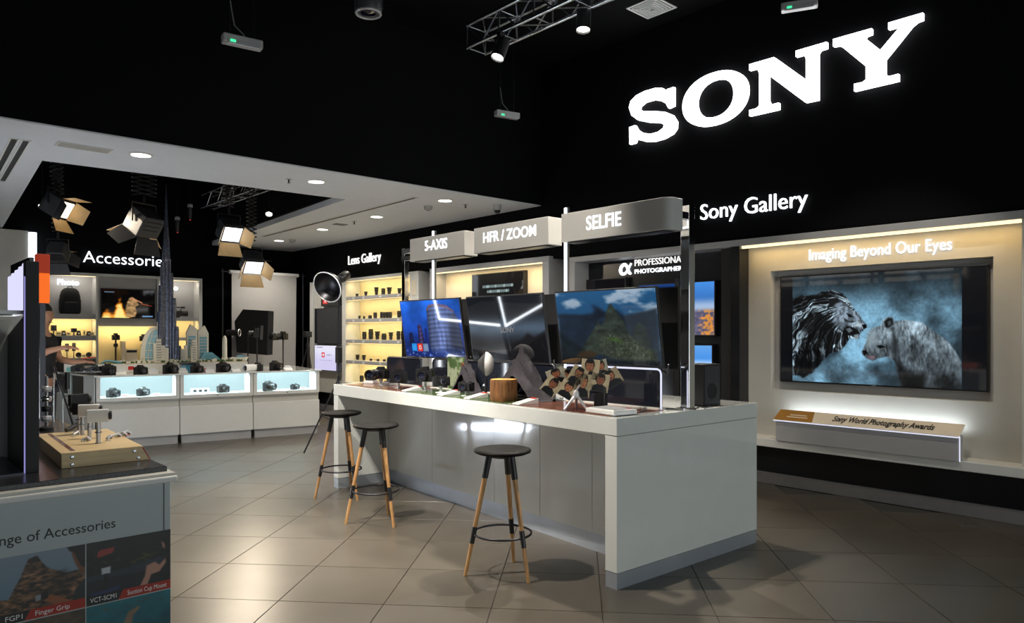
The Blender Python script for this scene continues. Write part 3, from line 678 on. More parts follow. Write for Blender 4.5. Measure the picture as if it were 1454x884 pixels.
# ================================================================== lit niche with text screen, behind the counter
hu = thing('lit_niche_unit', 'cream lit wall niche with a grey frame and dark text screen', 'wall unit', (6.6, 9.10, .39))
def Hh(x0, x1, y0, y1, z0, z1, nm, m_, bevel=0): return MB().box(x0 - 6.6, x1 - 6.6, y0 - 9.1, y1 - 9.1, z0 - .39, z1 - .39).build(nm, m_, hu, bevel=bevel)
Hh(6.60, 6.948, 6.50, 9.10, 2.42, 2.49, 'top_band', 'grey_frame', .004); Hh(6.60, 6.948, 9.02, 9.10, .47, 2.42, 'side_post', 'grey_frame', .004); Hh(6.60, 6.948, 6.50, 6.62, .47, 2.42, 'side_post', 'grey_frame', .004)
Hh(6.86, 6.948, 6.62, 9.02, .47, 2.42, 'back_panel', 'cream_panel'); Hh(6.58, 6.948, 6.50, 9.10, .39, .47, 'ledge', 'white_satin', .004)
Hh(6.63, 6.65, 6.63, 9.01, 2.405, 2.419, 'light_strip', 'glow_warm')
lamp('cream_niche_lamp', 'AREA', (6.66, 7.8, 2.40), 10, (1, .78, .45), target=(6.74, 7.8, 1.7), shape='RECTANGLE', size=2.3, size_y=.04)
def textscreen(u, v):
    c = flat(u, (.012, .02, .022)); c = mixc(c, (.05, .30, .16), sst(.45, .62, fbm(u * 5, v * 5, 8, 4)) * sst(.55, .1, v) * .9)
    for k, (v0, w_) in enumerate([(.74, .30), (.64, .22)]):
        k_ = ((np.abs(v - v0) < .025) & (np.abs(u - .52) < w_) & (np.sin(u * 260 + k) > -.4)).astype(float); c = mixc(c, (.75, .85, .85), k_ * .8)
    return c
sc_ = thing('text_screen', 'dark screen with green plants and white text lines in the cream niche', 'screen', (6.798, 7.72, 1.62))
MB().box(-.02, .06, -.56, .56, 0, .74).build('casing', 'black_plastic', sc_, bevel=.003)
picture('picture', sc_, (-.0212, .55, .01), (0, -1, 0), (0, 0, 1), 1.10, .72, 90, 60, textscreen)
# ================================================================== demo counter
CO = Vector((3.275, 2.67, 0)); CRZ = R(-2.6); CL, CD = 3.66, 1.49
ct = thing('demo_counter', 'long glossy white demo counter with open knee space and steel kick', 'counter', CO, CRZ)
MB().box(0, CD, 0, CL, .895, 1.0).build('worktop', 'white_gloss', ct, bevel=.004)
MB().box(0.002, CD - .002, 0.002, .095, .095, .893).build('end_panel', 'white_gloss', ct, bevel=.003)
MB().box(0.002, CD - .002, CL - .095, CL - .002, .095, .893).build('end_panel', 'white_gloss', ct, bevel=.003)
MB().box(.004, CD - .004, .004, .093, 0, .093).build('end_kick', 'steel_kick', ct); MB().box(.004, CD - .004, CL - .093, CL - .004, 0, .093).build('end_kick', 'steel_kick', ct)
ya_, yb_ = .097, CL - .097
def bx_at(y): return .43 + (.55 - .43) * (y - ya_) / (yb_ - ya_)
MB().prism([(bx_at(ya_) + .03, ya_), (CD - .02, ya_), (CD - .02, yb_), (bx_at(yb_) + .03, yb_)], .095, .893).build('cabinet_body', 'white_satin', ct)
seams = [ya_] + [P(u, 650, 'x', 3.74).y - CO.y for u in (836, 756)] + [P(691, 650, 'x', 3.78).y - CO.y, P(600, 650, 'x', 3.83).y - CO.y] + [yb_]
for i in range(len(seams) - 1):
    y0, y1 = seams[i] + .0025, seams[i + 1] - .0025
    MB().prism([(bx_at(y0), y0), (bx_at(y1), y1), (bx_at(y1) + .025, y1), (bx_at(y0) + .025, y0)], .125, .892).build('front_panel', 'white_gloss', ct)
MB().prism([(bx_at(ya_) + .008, ya_), (bx_at(yb_) + .008, yb_), (bx_at(yb_) + .04, yb_), (bx_at(ya_) + .04, ya_)], 0, .122).build('kick_plate', 'steel_kick', ct)
ct_M = Matrix.Translation(CO) @ Matrix.Rotation(CRZ, 4, 'Z')
ZT = 1.0
# ------------------------------------------------------------------ counter televisions
def pic_tower(u, v):
    c = np.stack([.03 + .10 * v, .12 + .28 * v, .42 + .42 * v], -1); n = fbm(u * 4, v * 4, 61, 5); c *= (.55 + .9 * n)[..., None]
    def bld(poly, base, sd, fr=40):
        nonlocal c
        m = pmask(u, v, poly, .006); s = .6 + .4 * np.sin((v + .10 * (u - .70) ** 2 * 4) * fr * 3.4); nn = fbm(u * 30, v * 3, sd, 2); xs0 = min(p_[0] for p_ in poly); xs1 = max(p_[0] for p_ in poly); cyl = .45 + .75 * np.sin(np.clip((u - xs0) / (xs1 - xs0), 0, 1) * math.pi) ** .8 * (1 - .35 * (u - xs0) / (xs1 - xs0))
        b = np.stack([base[0] * (.7 + .6 * nn), base[1] * (.7 + .6 * nn), base[2] * (.7 + .6 * nn)], -1) * (cyl * (.72 + .38 * s))[..., None]; c = c * (1 - m[..., None]) + b * m[..., None]
    bld([(.44, .16), (.455, .86), (.50, .92), (.62, .93), (.78, .90), (.90, .80), (.96, .60), (.985, .05), (.5, .02)], (.40, .47, .68), 62, 24)
    k = pmask(u, v, [(.45, .84), (.5, .925), (.62, .94), (.78, .91), (.9, .81), (.9, .78), (.75, .87), (.6, .90), (.5, .88), (.46, .81)], .006); c = mixc(c, (.50, .36, .40), k * .7)
    k = pmask(u, v, [(.72, .0), (.80, .75), (.9, .7), (.98, .3), (1, 0)], .10); c *= (1 - .45 * k)[..., None]
    bld([(.26, .20), (.265, .55), (.30, .60), (.335, .55), (.36, .20)], (.22, .18, .34), 63, 24); bld([(.10, .2), (.10, .42), (.16, .44), (.17, .2)], (.07, .10, .26), 64); bld([(.38, .15), (.385, .5), (.42, .52), (.44, .15)], (.10, .16, .45), 65)
    low = sst(.20, .03, v); ln = fbm(u * 30, v * 30, 66, 3); c = mixc(c, (.08, .16, .42), low * .8); c = mixc(c, (.45, .60, .95), low * sst(.58, .75, ln) * .7)
    for x0, col in ((.125, (.10, .55, .88)), (.225, (.86, .22, .13)), (.325, (.42, .52, .66))):
        k = ((u > x0) & (u < x0 + .088) & (v > .095) & (v < .235)).astype(float); c = mixc(c, col, k)
        cx = x0 + .044; d = np.hypot((u - cx) * 1.78, v - .165); c = mixc(c, (.95, .95, .95), ((d < .04) & (d > .022)).astype(float) * (.25 if x0 != .225 else .8))
    return c
def pic_dark(u, v):
    g = .05 + .30 * np.exp(-((v - .50) / .16) ** 2) + .05 * v; c = np.stack([g * .72, g * .88, g * 1.05], -1)
    c *= (.85 + .3 * fbm(u * 5, v * 8, 71, 3))[..., None]
    k = pmask(u, v, [(0, 0), (0, .22), (.2, .28), (.35, .18), (.55, .26), (.7, .32), (.78, .42), (.86, .36), (1, .46), (1, 0)], .03); c = mixc(c, (.025, .028, .035), k * .9)
    c = mixc(c, (.42, .30, .14), pmask(u, v, [(.1, .10), (.5, .14), (.5, .16), (.1, .13)], .02) * .5)
    return c
def pic_mountain(u, v):
    n = fbm(u * 5, v * 7, 81, 6); c = mixc(flat(u, (.13, .33, .50)), (.62, .70, .78), sst(.42, .66, n)); c *= (.72 + .4 * v)[..., None]
    def hill(pts, base, sd, sc=14, soft=.02, tex=.9):
        nonlocal c
        m = pmask(u, v, pts, soft); nn = fbm(u * sc, v * sc, sd, 5); b = np.array(base) * (.45 + tex * nn)[..., None]; c = c * (1 - m[..., None]) + b * m[..., None]
    hill([(0, 0), (0, .70), (.1, .70), (.25, .68), (.38, .70), (.45, .76), (.52, .70), (.62, .74), (.70, .66), (.85, .70), (1, .74), (1, 0)], (.10, .17, .24), 82, 8, .03)
    hill([(.40, .80), (.44, .77), (.50, .70), (.48, .64), (.42, .64)], (.05, .10, .16), 83, 9, .05)
    hill([(.20, .15), (.36, .45), (.40, .52), (.43, .60), (.45, .52), (.49, .58), (.52, .70), (.55, .80), (.575, .82), (.60, .77), (.64, .66), (.68, .60), (.71, .45), (.80, .30), (.92, .1)], (.19, .23, .20), 84, 18, .012, 1.1)
    hill([(.74, .30), (.78, .52), (.83, .57), (.88, .50), (.91, .25)], (.15, .20, .19), 85, 16, .02)
    hill([(0, 0), (0, .45), (.12, .30), (.25, .2), (.35, .0)], (.07, .13, .15), 86, 10, .05)
    hill([(.40, .30), (.46, .42), (.52, .44), (.60, .40), (.72, .36), (.85, .26), (.95, .20), (.96, .06), (.70, .04), (.50, .08), (.42, .16)], (.26, .30, .25), 87, 30, .04, .8)
    st = fbm(u * 90, v * 60, 88, 2); m = pmask(u, v, [(.44, .36), (.56, .42), (.78, .34), (.94, .20), (.90, .08), (.56, .12)], .05); c = mixc(c, (.66, .66, .62), m * sst(.60, .9, st) * .55); c = mixc(c, (.16, .24, .10), m * sst(.55, .35, st) * .45)
    c = mixc(c, (.26, .40, .12), pmask(u, v, [(.50, .36), (.60, .36), (.66, .30), (.56, .32)], .02) * .7)
    c = mixc(c, (.26, .18, .08), pmask(u, v, [(.17, .10), (.22, .17), (.32, .18), (.40, .15), (.36, .09), (.22, .07)], .02) * .8)
    c = mixc(c, (.03, .05, .05), pmask(u, v, [(0, 0), (0, .08), (.2, .07), (.5, .05), (1, .06), (1, 0)], .04) * .8)
    return np.clip(c * .86, 0, 1)
tlab = ['flat television tilted forward showing a curved glass tower on blue', 'dark flat television tilted forward showing a dim grey scene', 'flat television tilted forward showing a green mountain ruin under clouds']
for i, (yc, fn) in enumerate([(5.225, pic_tower), (4.235, pic_dark), (3.205, pic_mountain)]):
    t = thing('counter_television', tlab[i], 'television', (3.85, yc, 1.268), rot=(0, R(-8.7), 0), group='tilted televisions over the demo counter')
    W, Ht = .905, .535
    MB().box(0, .022, -W / 2, W / 2, 0, Ht).build('casing', 'black_plastic', t, bevel=.003)
    MB().box(.022, .06, -W * .36, W * .36, .06, Ht * .72).build('back_housing', 'black_matte', t, bevel=.008)
    picture('picture', t, (-.0012, W / 2 - .009, .014), (0, -1, 0), (0, 0, 1), W - .018, Ht - .024, 240, 140, fn)
    if i == 1: text_obj('caption', 'SONY', 'mid_grey', t, (-.003, .06, .235), (0, -1, 0), (0, 0, 1), width=.17, height=.042, depth=.0012, bold=.01)
    MB().box(.06, .19, -.03, .03, .22, .30).build('mount_arm', 'dark_metal', t)
    MB().path([(.05, -.30, .10), (.09, -.34, -.02), (.08, -.42, -.05), (.04, -.46, .02)], .006, n=6).build('cable', 'black_plastic', t)
# horizontal rail behind the televisions, carried by the two chrome posts
def post(name, label, x, y, z1, w_, m_, cat='post'):
    t = thing(name, label, cat, (x, y, ZT))
    MB().box(-w_ / 2, w_ / 2, -w_ / 2, w_ / 2, 0.008, z1 - ZT).build('shaft', m_, t, bevel=.003)
    MB().box(-w_ * .8, w_ * .8, -w_ * .8, w_ * .8, 0, .008).build('foot_plate', 'chrome', t); return t
pr_ = post('chrome_post', 'square mirror chrome post at the end of the counter beside the speaker', 4.04, 2.70, 2.33, .066, 'chrome')
pl_ = post('chrome_post', 'square mirror chrome post at the far end beside the tower television', 4.02, 5.95, 2.33, .05, 'chrome')
MB().box(-.123, -.033, -.02, .02, 1.24, 1.285).build('bracket', 'black_gloss', pr_)
MB().box(-.025, .025, -.62, -.025, 1.28, 1.32).build('bracket', 'chrome', pl_)
MB().box(4.01, 4.05, 2.755, 5.91, 1.26, 1.80).build('support_board', 'black_matte')
tag(bpy.data.objects['support_board'], 'black mounting board behind the three tilted televisions', 'board')
for k, (y, lb) in enumerate([(5.37, 'slim glowing white post between tower and dark televisions'), (3.70, 'slim glowing white post between dark and mountain televisions')]):
    t = thing('light_post', lb, 'light post', (3.93, y, ZT), group='glowing posts on the counter')
    MB().box(.006, .03, -.016, .016, 0, 1.44).build('channel', 'aluminium', t); MB().box(0, .006, -.011, .011, .0, 1.435).build('light_strip', 'glow_cool', t)
# ------------------------------------------------------------------ sign boxes
def signbox(name, label, y0, y1, txt, u0, u1, vb, cap, rounded=False, back=None):
    z0, z1 = 2.147, 2.352; x0, x1 = 3.75, 3.895
    t = thing(name, label, 'sign', (x0, y0, z0), group='lit sign boxes over the counter televisions')
    L = y0 - y1; r = .07
    if rounded:
        poly = [(0, 0), (0, -(L - r))] + [(r - r * math.cos(a), -(L - r) - r * math.sin(a)) for a in [i * math.pi / 12 for i in range(1, 7)]] + [(x1 - x0, -L), (x1 - x0, 0)]
    else: poly = [(0, 0), (0, -L), (x1 - x0, -L), (x1 - x0, 0)]
    MB().prism(poly, 0, z1 - z0).build('box', 'sign_grey', t, smooth=30, bevel=.003)
    MB().box(.02, x1 - x0 - .02, -L + .05, -.05, -.006, 0).build('under_plate', 'black_gloss', t)
    ya = P(u0, vb, 'x', x0).y; yb = P(u1, vb, 'x', x0).y; zb = P(u0, vb, 'x', x0).z
    text_obj('lettering', txt, 'glow_text', t, (0.004, ya - y0, zb - z0), (0, -1, 0), (0, 0, 1), width=ya - yb, height=cap, depth=.008, bold=.004)
    if back: text_obj('back_lettering', back, 'glow_text', t, (x1 - x0 - .004, -L / 2 - .36, (z1 - z0) / 2 - .05), (0, 1, 0), (0, 0, 1), width=.60, height=.085, depth=.008)
    MB().box(.145, .205, -L * .5 - .03, -L * .5 + .03, .05, .10).build('bracket', 'chrome', t)
    return t
signbox('sign_box', 'white sign box lettered for axis stabilising, above the tower television', 5.475, 4.68, '5-AXIS', 603.6, 635, 356, .088)
signbox('sign_box', 'white sign box lettered for zoom, above the dark television', 4.554, 3.70, 'HFR / ZOOM', 686.5, 761, 344.6, .082, back='LOW LIGHT')
signbox('sign_box', 'white sign box with rounded end lettered for selfies', 3.568, 2.64, 'SELFIE', 832.7, 882, 326.5, .094, True, back='LOW LIGHT')
MB().box(3.955, 3.985, 2.75, 5.92, 2.20, 2.24).build('sign_rail', 'chrome'); tag(bpy.data.objects['sign_rail'], 'chrome rail carrying the three white sign boxes', 'rail')

# edge lit dark glass screens standing on the counter
def glass_screen(label, y0, y1, h, x=3.86, em='glow_edge'):
    t = thing('edge_lit_screen', label, 'glass screen', (x, y0, ZT), group='dark glass screens on the counter')
    L = y0 - y1; r = .03
    MB().box(0, .012, -L, 0, .0, h).build('glass', 'smoked_glass', t)
    pts = [(-.002, 0, 0), (-.002, 0, h - r), (-.002, -r * .3, h - r * .3), (-.002, -r, h), (-.002, -L + r, h), (-.002, -L + r * .3, h - r * .3), (-.002, -L, h - r), (-.002, -L, 0)]
    MB().path(pts, .0065, n=6).build('edge_trim', em, t, smooth=60)
    MB().box(-.03, .05, -L, 0, 0, .012).build('base', 'white_satin', t)
glass_screen('edge lit dark glass screen under the mountain television', 3.63, 2.78, .262)
glass_screen('dark glass screen with plain edge under the dark television', 5.27, 3.74, .262, em='dark_grey')
glass_screen('dark glass screen with plain edge at the far counter end', 6.02, 5.45, .262, em='dark_grey')

# ------------------------------------------------------------------ stools
def stool_parts():
    seat = MB().lathe([(.0, .742), (.10, .742), (.155, .748), (.176, .757), (.180, .766), (.175, .775), (.160, .7785), (.135, .776), (.07, .7735), (0, .773)], 40, cap=False).mesh('seat', 'stool_seat', 50)
    hub = MB().lathe([(.075, .725), (.085, .742), (0, .742)], 20).mesh('seat_plate', 'dark_metal', 40)
    legs = []
    for k in range(3):
        a = R(20) + k * 2 * math.pi / 3; ca, sa = math.cos(a), math.sin(a)
        def pt(z): rr = .235 - (.235 - .085) * (z / .735); return Vector((rr * ca, rr * sa, z))
        wood = MB().tube(pt(0.0), pt(.62), .0115, .0165, n=14).mesh('leg', 'stool_wood', 40)
        top = MB().tube(pt(.60), pt(.735), .0195, .0205, n=14).mesh('top_sleeve', 'black_plastic', 40)
        mid = MB().tube(pt(.20), pt(.30), .0155, .0165, n=14).mesh('ring_sleeve', 'black_plastic', 40)
        legs.append(('leg', wood, [('top_sleeve', top), ('ring_sleeve', mid)]))
    ring = MB().torus(.18, .0075, 44, 8, T(z=.255)).mesh('foot_ring', 'dark_metal', 50)
    return [('seat', seat), ('seat_plate', hub)] + legs + [('foot_ring', ring)]
sp = stool_parts()
for (x, y, rz, lb) in [(2.985, 3.345, R(10), 'round black bar stool with oak legs standing alone at the counter'), (3.055, 4.93, R(13), 'round black bar stool with oak legs, middle one of three'), (3.29, 5.90, R(17), 'round black bar stool with oak legs by the far counter leg')]:
    spawn('bar_stool', lb, 'stool', sp, (x, y, 0), rz, 'bar stools at the demo counter')

# ------------------------------------------------------------------ cameras (shared part meshes)
def camera_parts(lens_len=.05, lens_r=.030, w_=.125, h=.072, hump=True, mat_='black_plastic', lens_mat='black_plastic', flip=False):
    """camera looking along +x, width along y, standing on z = 0"""
    b_ = MB().box(-.02, .02, -w_ / 2, w_ / 2, 0, h); b_.box(.018, .042, w_ / 2 - .036, w_ / 2 - .004, .004, h - .006)
    if hump: b_.prism([(-.028, h - .002), (.028, h - .002), (.018, h + .022), (-.018, h + .022)], -.022, .022, 'yz')
    b_.lathe([(.009, h), (.009, h + .008)], 12, T(.0, w_ / 2 - .022, 0)); b_.lathe([(.012, h), (.012, h + .007)], 12, T(-.004, -w_ / 2 + .026, 0))
    M = T(.02, 0, h * .50, ry=R(90))
    ln = MB().lathe([(lens_r * .9, 0), (lens_r * .92, lens_len * .25), (lens_r, lens_len * .3), (lens_r, lens_len * .62), (lens_r * .94, lens_len * .65), (lens_r * 1.02, lens_len * .72), (lens_r * 1.02, lens_len), (lens_r * .85, lens_len), (lens_r * .78, lens_len * .9)], 22, M)
    gl = MB().lathe([(0, lens_len * .93), (lens_r * .5, lens_len * .92), (lens_r * .78, lens_len * .89)], 20, M, cap=False)
    return [('body', b_.mesh('body', mat_)), ('lens', ln.mesh('lens', lens_mat, 40), [('front_glass', gl.mesh('front_glass', 'lens_glass', 50))])]
CAM = camera_parts(); CAM_SMALL = camera_parts(.03, .024, .105, .058, False); CAM_TELE = camera_parts(.15, .040); CAM_BIG = camera_parts(.075, .036, .14, .09)
CAM_WHITE = camera_parts(.17, .042, lens_mat='paper_white')
def cam_on(u, v, z, yaw, parts, label, group, scale=1.25, h_=0):
    """camera standing at pixel u, v on the level z; yaw in degrees from +x"""
    p = P(u, v, 'z', z); return spawn('camera', label, 'camera', parts, (p.x, p.y, z + h_), R(yaw), group, scale=scale)

# ------------------------------------------------------------------ things on the demo counter
def on(u, v): p = P(u, v, 'z', ZT); return p
def onc(u, dx):
    """point on the worktop in picture column u, dx metres behind the front edge"""
    d = ray(u, 472); inv = ct_M.inverted(); o = inv @ Vector((0, 0, 0)); dd = inv.to_3x3() @ Vector((d[0], d[1], 0)); k_ = (dx - o.x) / dd.x
    q = ct_M @ Vector((dx, o.y + dd.y * k_, 0)); return Vector((q.x, q.y, ZT))
# printed mats
def matt(name, label, pts, m_):
    q = [(P(u, v, 'z', ZT).x, P(u, v, 'z', ZT).y) for u, v in pts]; cx = sum(a for a, _ in q) / 4; cy = sum(b for _, b in q) / 4
    o = MB().prism([(a - cx, b - cy) for a, b in q], 0, .004).build(name, m_); o.location = (cx, cy, ZT); tag(o, label, 'mat'); return o
def matxy(name, label, x0, x1, y0, y1, m_):
    q = [ct_M @ Vector((a, b, 0)) for a, b in ((x0, y0), (x1, y0), (x1, y1), (x0, y1))]; c_ = sum(q, Vector()) / 4
    o = MB().prism([(k.x - c_.x, k.y - c_.y) for k in q], 0, .004).build(name, m_); o.location = (c_.x, c_.y, ZT); tag(o, label, 'mat'); return o
matxy('printed_mat', 'glossy copper brown printed mat before the mountain television', .05, .56, .10, 1.02, 'mat_copper')
matxy('printed_mat', 'glossy dark green grass printed mat around the log', .05, .56, 1.08, 2.45, 'mat_green')
matxy('printed_mat', 'glossy copper brown printed mat before the tower television', .05, .56, 2.52, 3.50, 'mat_copper')
# tree stump
p = onc(715, .17); t = thing('log_stump', 'short brown tree trunk section with rough bark', 'log', (p.x, p.y, ZT + .004))
lb_ = MB(); n = 48
rs = random.Random(3); prof = [.098 + .004 * math.sin(5 * a) + rs.uniform(-.004, .003) for a in [2 * math.pi * i / n for i in range(n)]]
vs = []; lv = [0, .01, .05, .09, .13, .150, .156]; sc_l = [.97, 1.0, 1.02, .99, 1.0, .99, .95]
for z, s_ in zip(lv, sc_l):
    for i in range(n):
        r_ = prof[i] * s_ * (1 + .012 * math.sin(i * 3 + z * 50)); vs.append((r_ * math.cos(2 * math.pi * i / n), r_ * math.sin(2 * math.pi * i / n), z))
k = len(lv); fs = [(a * n + i, a * n + (i + 1) % n, (a + 1) * n + (i + 1) % n, (a + 1) * n + i) for a in range(k - 1) for i in range(n)] + [tuple(range(n))[::-1]]
lb_.add(vs, fs).build('bark', 'log_bark', t, smooth=60)
MB().lathe([(.0, .1575), (.094, .1560)], 40, cap=False).build('cut_face', 'log_cut', t)
# rocky mountain dioramas
def mountain(label, u, v, w_, h, seed, sx=1.0):
    p = onc(u, v); t = thing('mountain_model', label, 'scale model', (p.x, p.y, ZT), R(-2), 'mountain dioramas on the counter')
    n, m_ = 40, 18; xs, ys = np.meshgrid(np.linspace(-1, 1, n), np.linspace(-1, 1, m_)); rr = np.abs(xs) * .72 + np.abs(ys) * .42
    hh = np.clip(1 - rr - .22 * np.abs(xs - .15), 0, 1) ** 1.15 * (.70 + .65 * fbm(xs * 6 + 3, ys * 5 + 3, seed, 5)); hh = hh / hh.max() * h
    vs = [(ys[j, i] * w_ * .15, -xs[j, i] * w_ / 2 * sx, hh[j, i] + .002) for j in range(m_) for i in range(n)]
    fs = [(j * n + i, j * n + i + 1, (j + 1) * n + i + 1, (j + 1) * n + i) for j in range(m_ - 1) for i in range(n - 1)]
    MB().add(vs, fs).build('rock', 'rock_purple', t, smooth=35)
    MB().box(-w_ * .155, w_ * .155, -w_ / 2, w_ / 2, 0, .006).build('base', 'black_matte', t)
mountain('large purple brown rocky mountain model behind the log', 740, .40, .72, .40, 5)
mountain('smaller purple brown rocky mountain model beside the white reflector', 662, .40, .44, .32, 11)
# white half reflector dome
p = onc(690, .30); t = thing('reflector_dish', 'small white flash reflector dish seen side on beside the log', 'reflector', (p.x, p.y, ZT))
MB().lathe([(.04, 0), (.045, .01), (.012, .02), (.010, .14)], 16).build('stand', 'black_plastic', t, smooth=40)
Md = align((0, 0, .255), (_c, -_s - .15, .255)); MB().lathe([(.095, 0), (.092, .016), (.072, .042), (.040, .058), (0, .064)], 28, Md).build('diffuser', 'paper_white', t, smooth=60)
MB().lathe([(.03, -.06), (.085, -.012), (.10, 0)], 28, Md).build('reflector', 'black_matte', t, smooth=50)
# info wedges
def wedge(u, v, label, rz):
    p = onc(u, .13); t = thing('info_wedge', label, 'info plaque', (p.x, p.y, ZT + .004), rz, 'slanted white information plaques on the counter')
    MB().prism([(-.085, .006), (.085, .040), (.085, 0), (-.085, 0)], -.040, .040, 'xz').build('block', 'paper_white', t, bevel=.002)
    MB().add([(.055, -.038, .0345), (.084, -.038, .0403), (.084, .038, .0403), (.055, .038, .0345)], [(0, 1, 2, 3)]).build('red_tab', 'print_red', t)
    for k in range(4): MB().add([(-.065 + k * .025, -.03, .0108 + k * .005), (-.058 + k * .025, -.03, .0122 + k * .005), (-.058 + k * .025, .02, .0122 + k * .005), (-.065 + k * .025, .02, .0108 + k * .005)], [(0, 1, 2, 3)]).build('print_line', 'mid_grey', t)
wedge(586, 552, 'slanted white information plaque before the tower television', R(-8)); wedge(637, 555, 'slanted white information plaque next to the black camera', R(-8)); wedge(676, 561, 'slanted white information plaque touching the log', R(-8)); wedge(746, 572, 'slanted white information plaque in front of the mountain model', R(-8))
# cameras with little stands
def stand_cam(u, v, hgt, yaw, parts, label, scale=1.2):
    p = onc(u, v); r = spawn('camera', label, 'camera', parts, (p.x, p.y, ZT + hgt), R(yaw), 'cameras on the demo counter', scale=scale)
    if hgt > .02:
        MB().lathe([(.035, -hgt / scale), (.035, -hgt / scale + .006), (.010, -hgt / scale + .01), (.010, -.004), (.022, -.002), (.022, 0)], 14).build('stand', 'clear_acrylic', r, smooth=40)
    return r
stand_cam(541, .22, .07, 205, CAM_TELE, 'black camera with a long telephoto lens at the far counter end')
stand_cam(566, .20, .05, 230, CAM_BIG, 'black camera facing out between telephoto camera and info plaque', 1.1)
stand_cam(604, .24, .08, 215, CAM_BIG, 'black camera on a clear stand under the tower television', 1.15)
stand_cam(626, .22, .06, 250, CAM_SMALL, 'small black compact camera beside the glowing post', 1.3)
stand_cam(662, .20, .04, 200, CAM_SMALL, 'small black compact camera before the smaller mountain model', 1.2)
# clear blocks and clutter trays by the far end
for k, (u, v, lb) in enumerate([(553, 551, 'clear acrylic display block by the telephoto camera'), (527, 548, 'clear acrylic display block at the far counter corner')]):
    p = onc(u, .30 if k else .34); t = thing('display_block', lb, 'display block', (p.x, p.y, ZT + .004), R(20 * k)); MB().box(-.045, .045, -.06, .06, 0, .03).build('block', 'clear_acrylic', t, bevel=.004); MB().box(-.03, .03, -.045, .045, .03, .036).build('pad', 'dark_rubber', t)
# small card screens standing behind
def smallscreen(u0, u1, vt, vb, label, fn, x=3.84, z0=1.0):
    a = P(u0, vt, 'x', x); b = P(u1, vb, 'x', x); t = thing('info_card', label, 'card', (x, (a.y + b.y) / 2, ZT)); w_ = a.y - b.y; h = max(a.z - ZT, .05)
    MB().box(-.004, .004, -w_ / 2, w_ / 2, 0, h).build('board', 'black_plastic', t); picture('picture', t, (-.0052, w_ / 2, .0), (0, -1, 0), (0, 0, 1), w_, h, 40, 30, fn, 'print_picture')
smallscreen(636, 662, 506, 530, 'upright card with a pale green and red print behind the smaller mountain', lambda u, v: mixc(mixc(flat(u, (.55, .58, .48)), (.20, .30, .10), sst(.45, .6, fbm(u * 5, v * 5, 91, 4))), (.7, .08, .06), sst(.12, .08, np.hypot(u - .86, v - .72))))
# portrait cards on a small stand, mini tripod, white tray
pcb = onc(853, .30); pc = thing('portrait_card_display', 'fan of printed portrait cut-outs on a black stand before the mountain television', 'card display', (pcb.x, pcb.y, ZT + .004))
MB().box(-.045, .045, -.06, .06, 0, .012).box(-.02, .02, -.045, .045, .012, .14).build('stand', 'black_plastic', pc, bevel=.006)
def portrait(seed, hijab=False):
    rs_ = random.Random(seed); tone = rs_.choice([(.62, .40, .28), (.70, .46, .32), (.55, .33, .22)]); bgc = rs_.choice([(.72, .66, .54), (.60, .58, .52), (.66, .60, .48)]); cx = .45 + .1 * rs_.random()
    def fn(u, v):
        c = flat(u, bgc); c *= (.85 + .3 * fbm(u * 4, v * 4, seed, 3))[..., None]
        c = mixc(c, (.03, .035, .06), pmask(u, v, [(.08, 0), (.14, .30), (.36, .42), (.64, .42), (.88, .28), (.95, 0)], .02))
        hd = np.hypot((u - cx) / .21, (v - .66) / .27); c = mixc(c, (.03, .02, .02), sst(1.32, 1.22, np.hypot((u - cx) / .21, (v - .72) / .27)))
        c = mixc(c, tone, sst(1.02, .94, hd)); c = mixc(c, (.05, .03, .03), sst(1.1, .9, np.hypot((u - cx) / .2, (v - .90) / .12)))
        for s_ in (-1, 1): c = mixc(c, (.06, .04, .04), sst(.035, .02, np.hypot(u - cx - s_ * .085, (v - .70))))
        c = mixc(c, tuple(k * .72 for k in tone), pmask(u, v, [(cx - .02, .58), (cx + .03, .58), (cx, .68)], .012)); c = mixc(c, (.45, .12, .12), pmask(u, v, [(cx - .08, .525), (cx, .505), (cx + .08, .525), (cx, .545)], .012))
        return c
    return fn
dpt = (_s * 853 / 853)
def cardat(u, v, w_, h, tilt, seed, extra=0):
    base = pcb; dep = _s * base.x + _c * base.y + extra; c_ = D(u, v, dep) - Vector((base.x, base.y, ZT + .004))
    rt = Vector((_c, -_s, 0)); up = Vector((0, 0, 1)); rt2 = rt * math.cos(tilt) + up * math.sin(tilt); up2 = up * math.cos(tilt) - rt * math.sin(tilt); nr = rt2.cross(up2)
    q = [c_ - rt2 * w_ / 2 - up2 * h / 2, c_ + rt2 * w_ / 2 - up2 * h / 2, c_ + rt2 * w_ / 2 + up2 * h / 2, c_ - rt2 * w_ / 2 + up2 * h / 2]
    back = [k_ - nr * .003 for k_ in q]
    cd = MB().add([tuple(k_) for k_ in q + back], [(0, 1, 2, 3), (7, 6, 5, 4), (0, 4, 5, 1), (1, 5, 6, 2), (2, 6, 7, 3), (3, 7, 4, 0)]).build('portrait_card', 'card_tan', pc)
    picture('portrait_print', cd, tuple(q[0] + nr * .0006), tuple(rt2), tuple(up2), w_, h, 26, 30, portrait(seed), 'print_picture')
    MB().tube(tuple(c_), (0, 0, .10), .003, n=5).build('wire', 'dark_metal', pc)
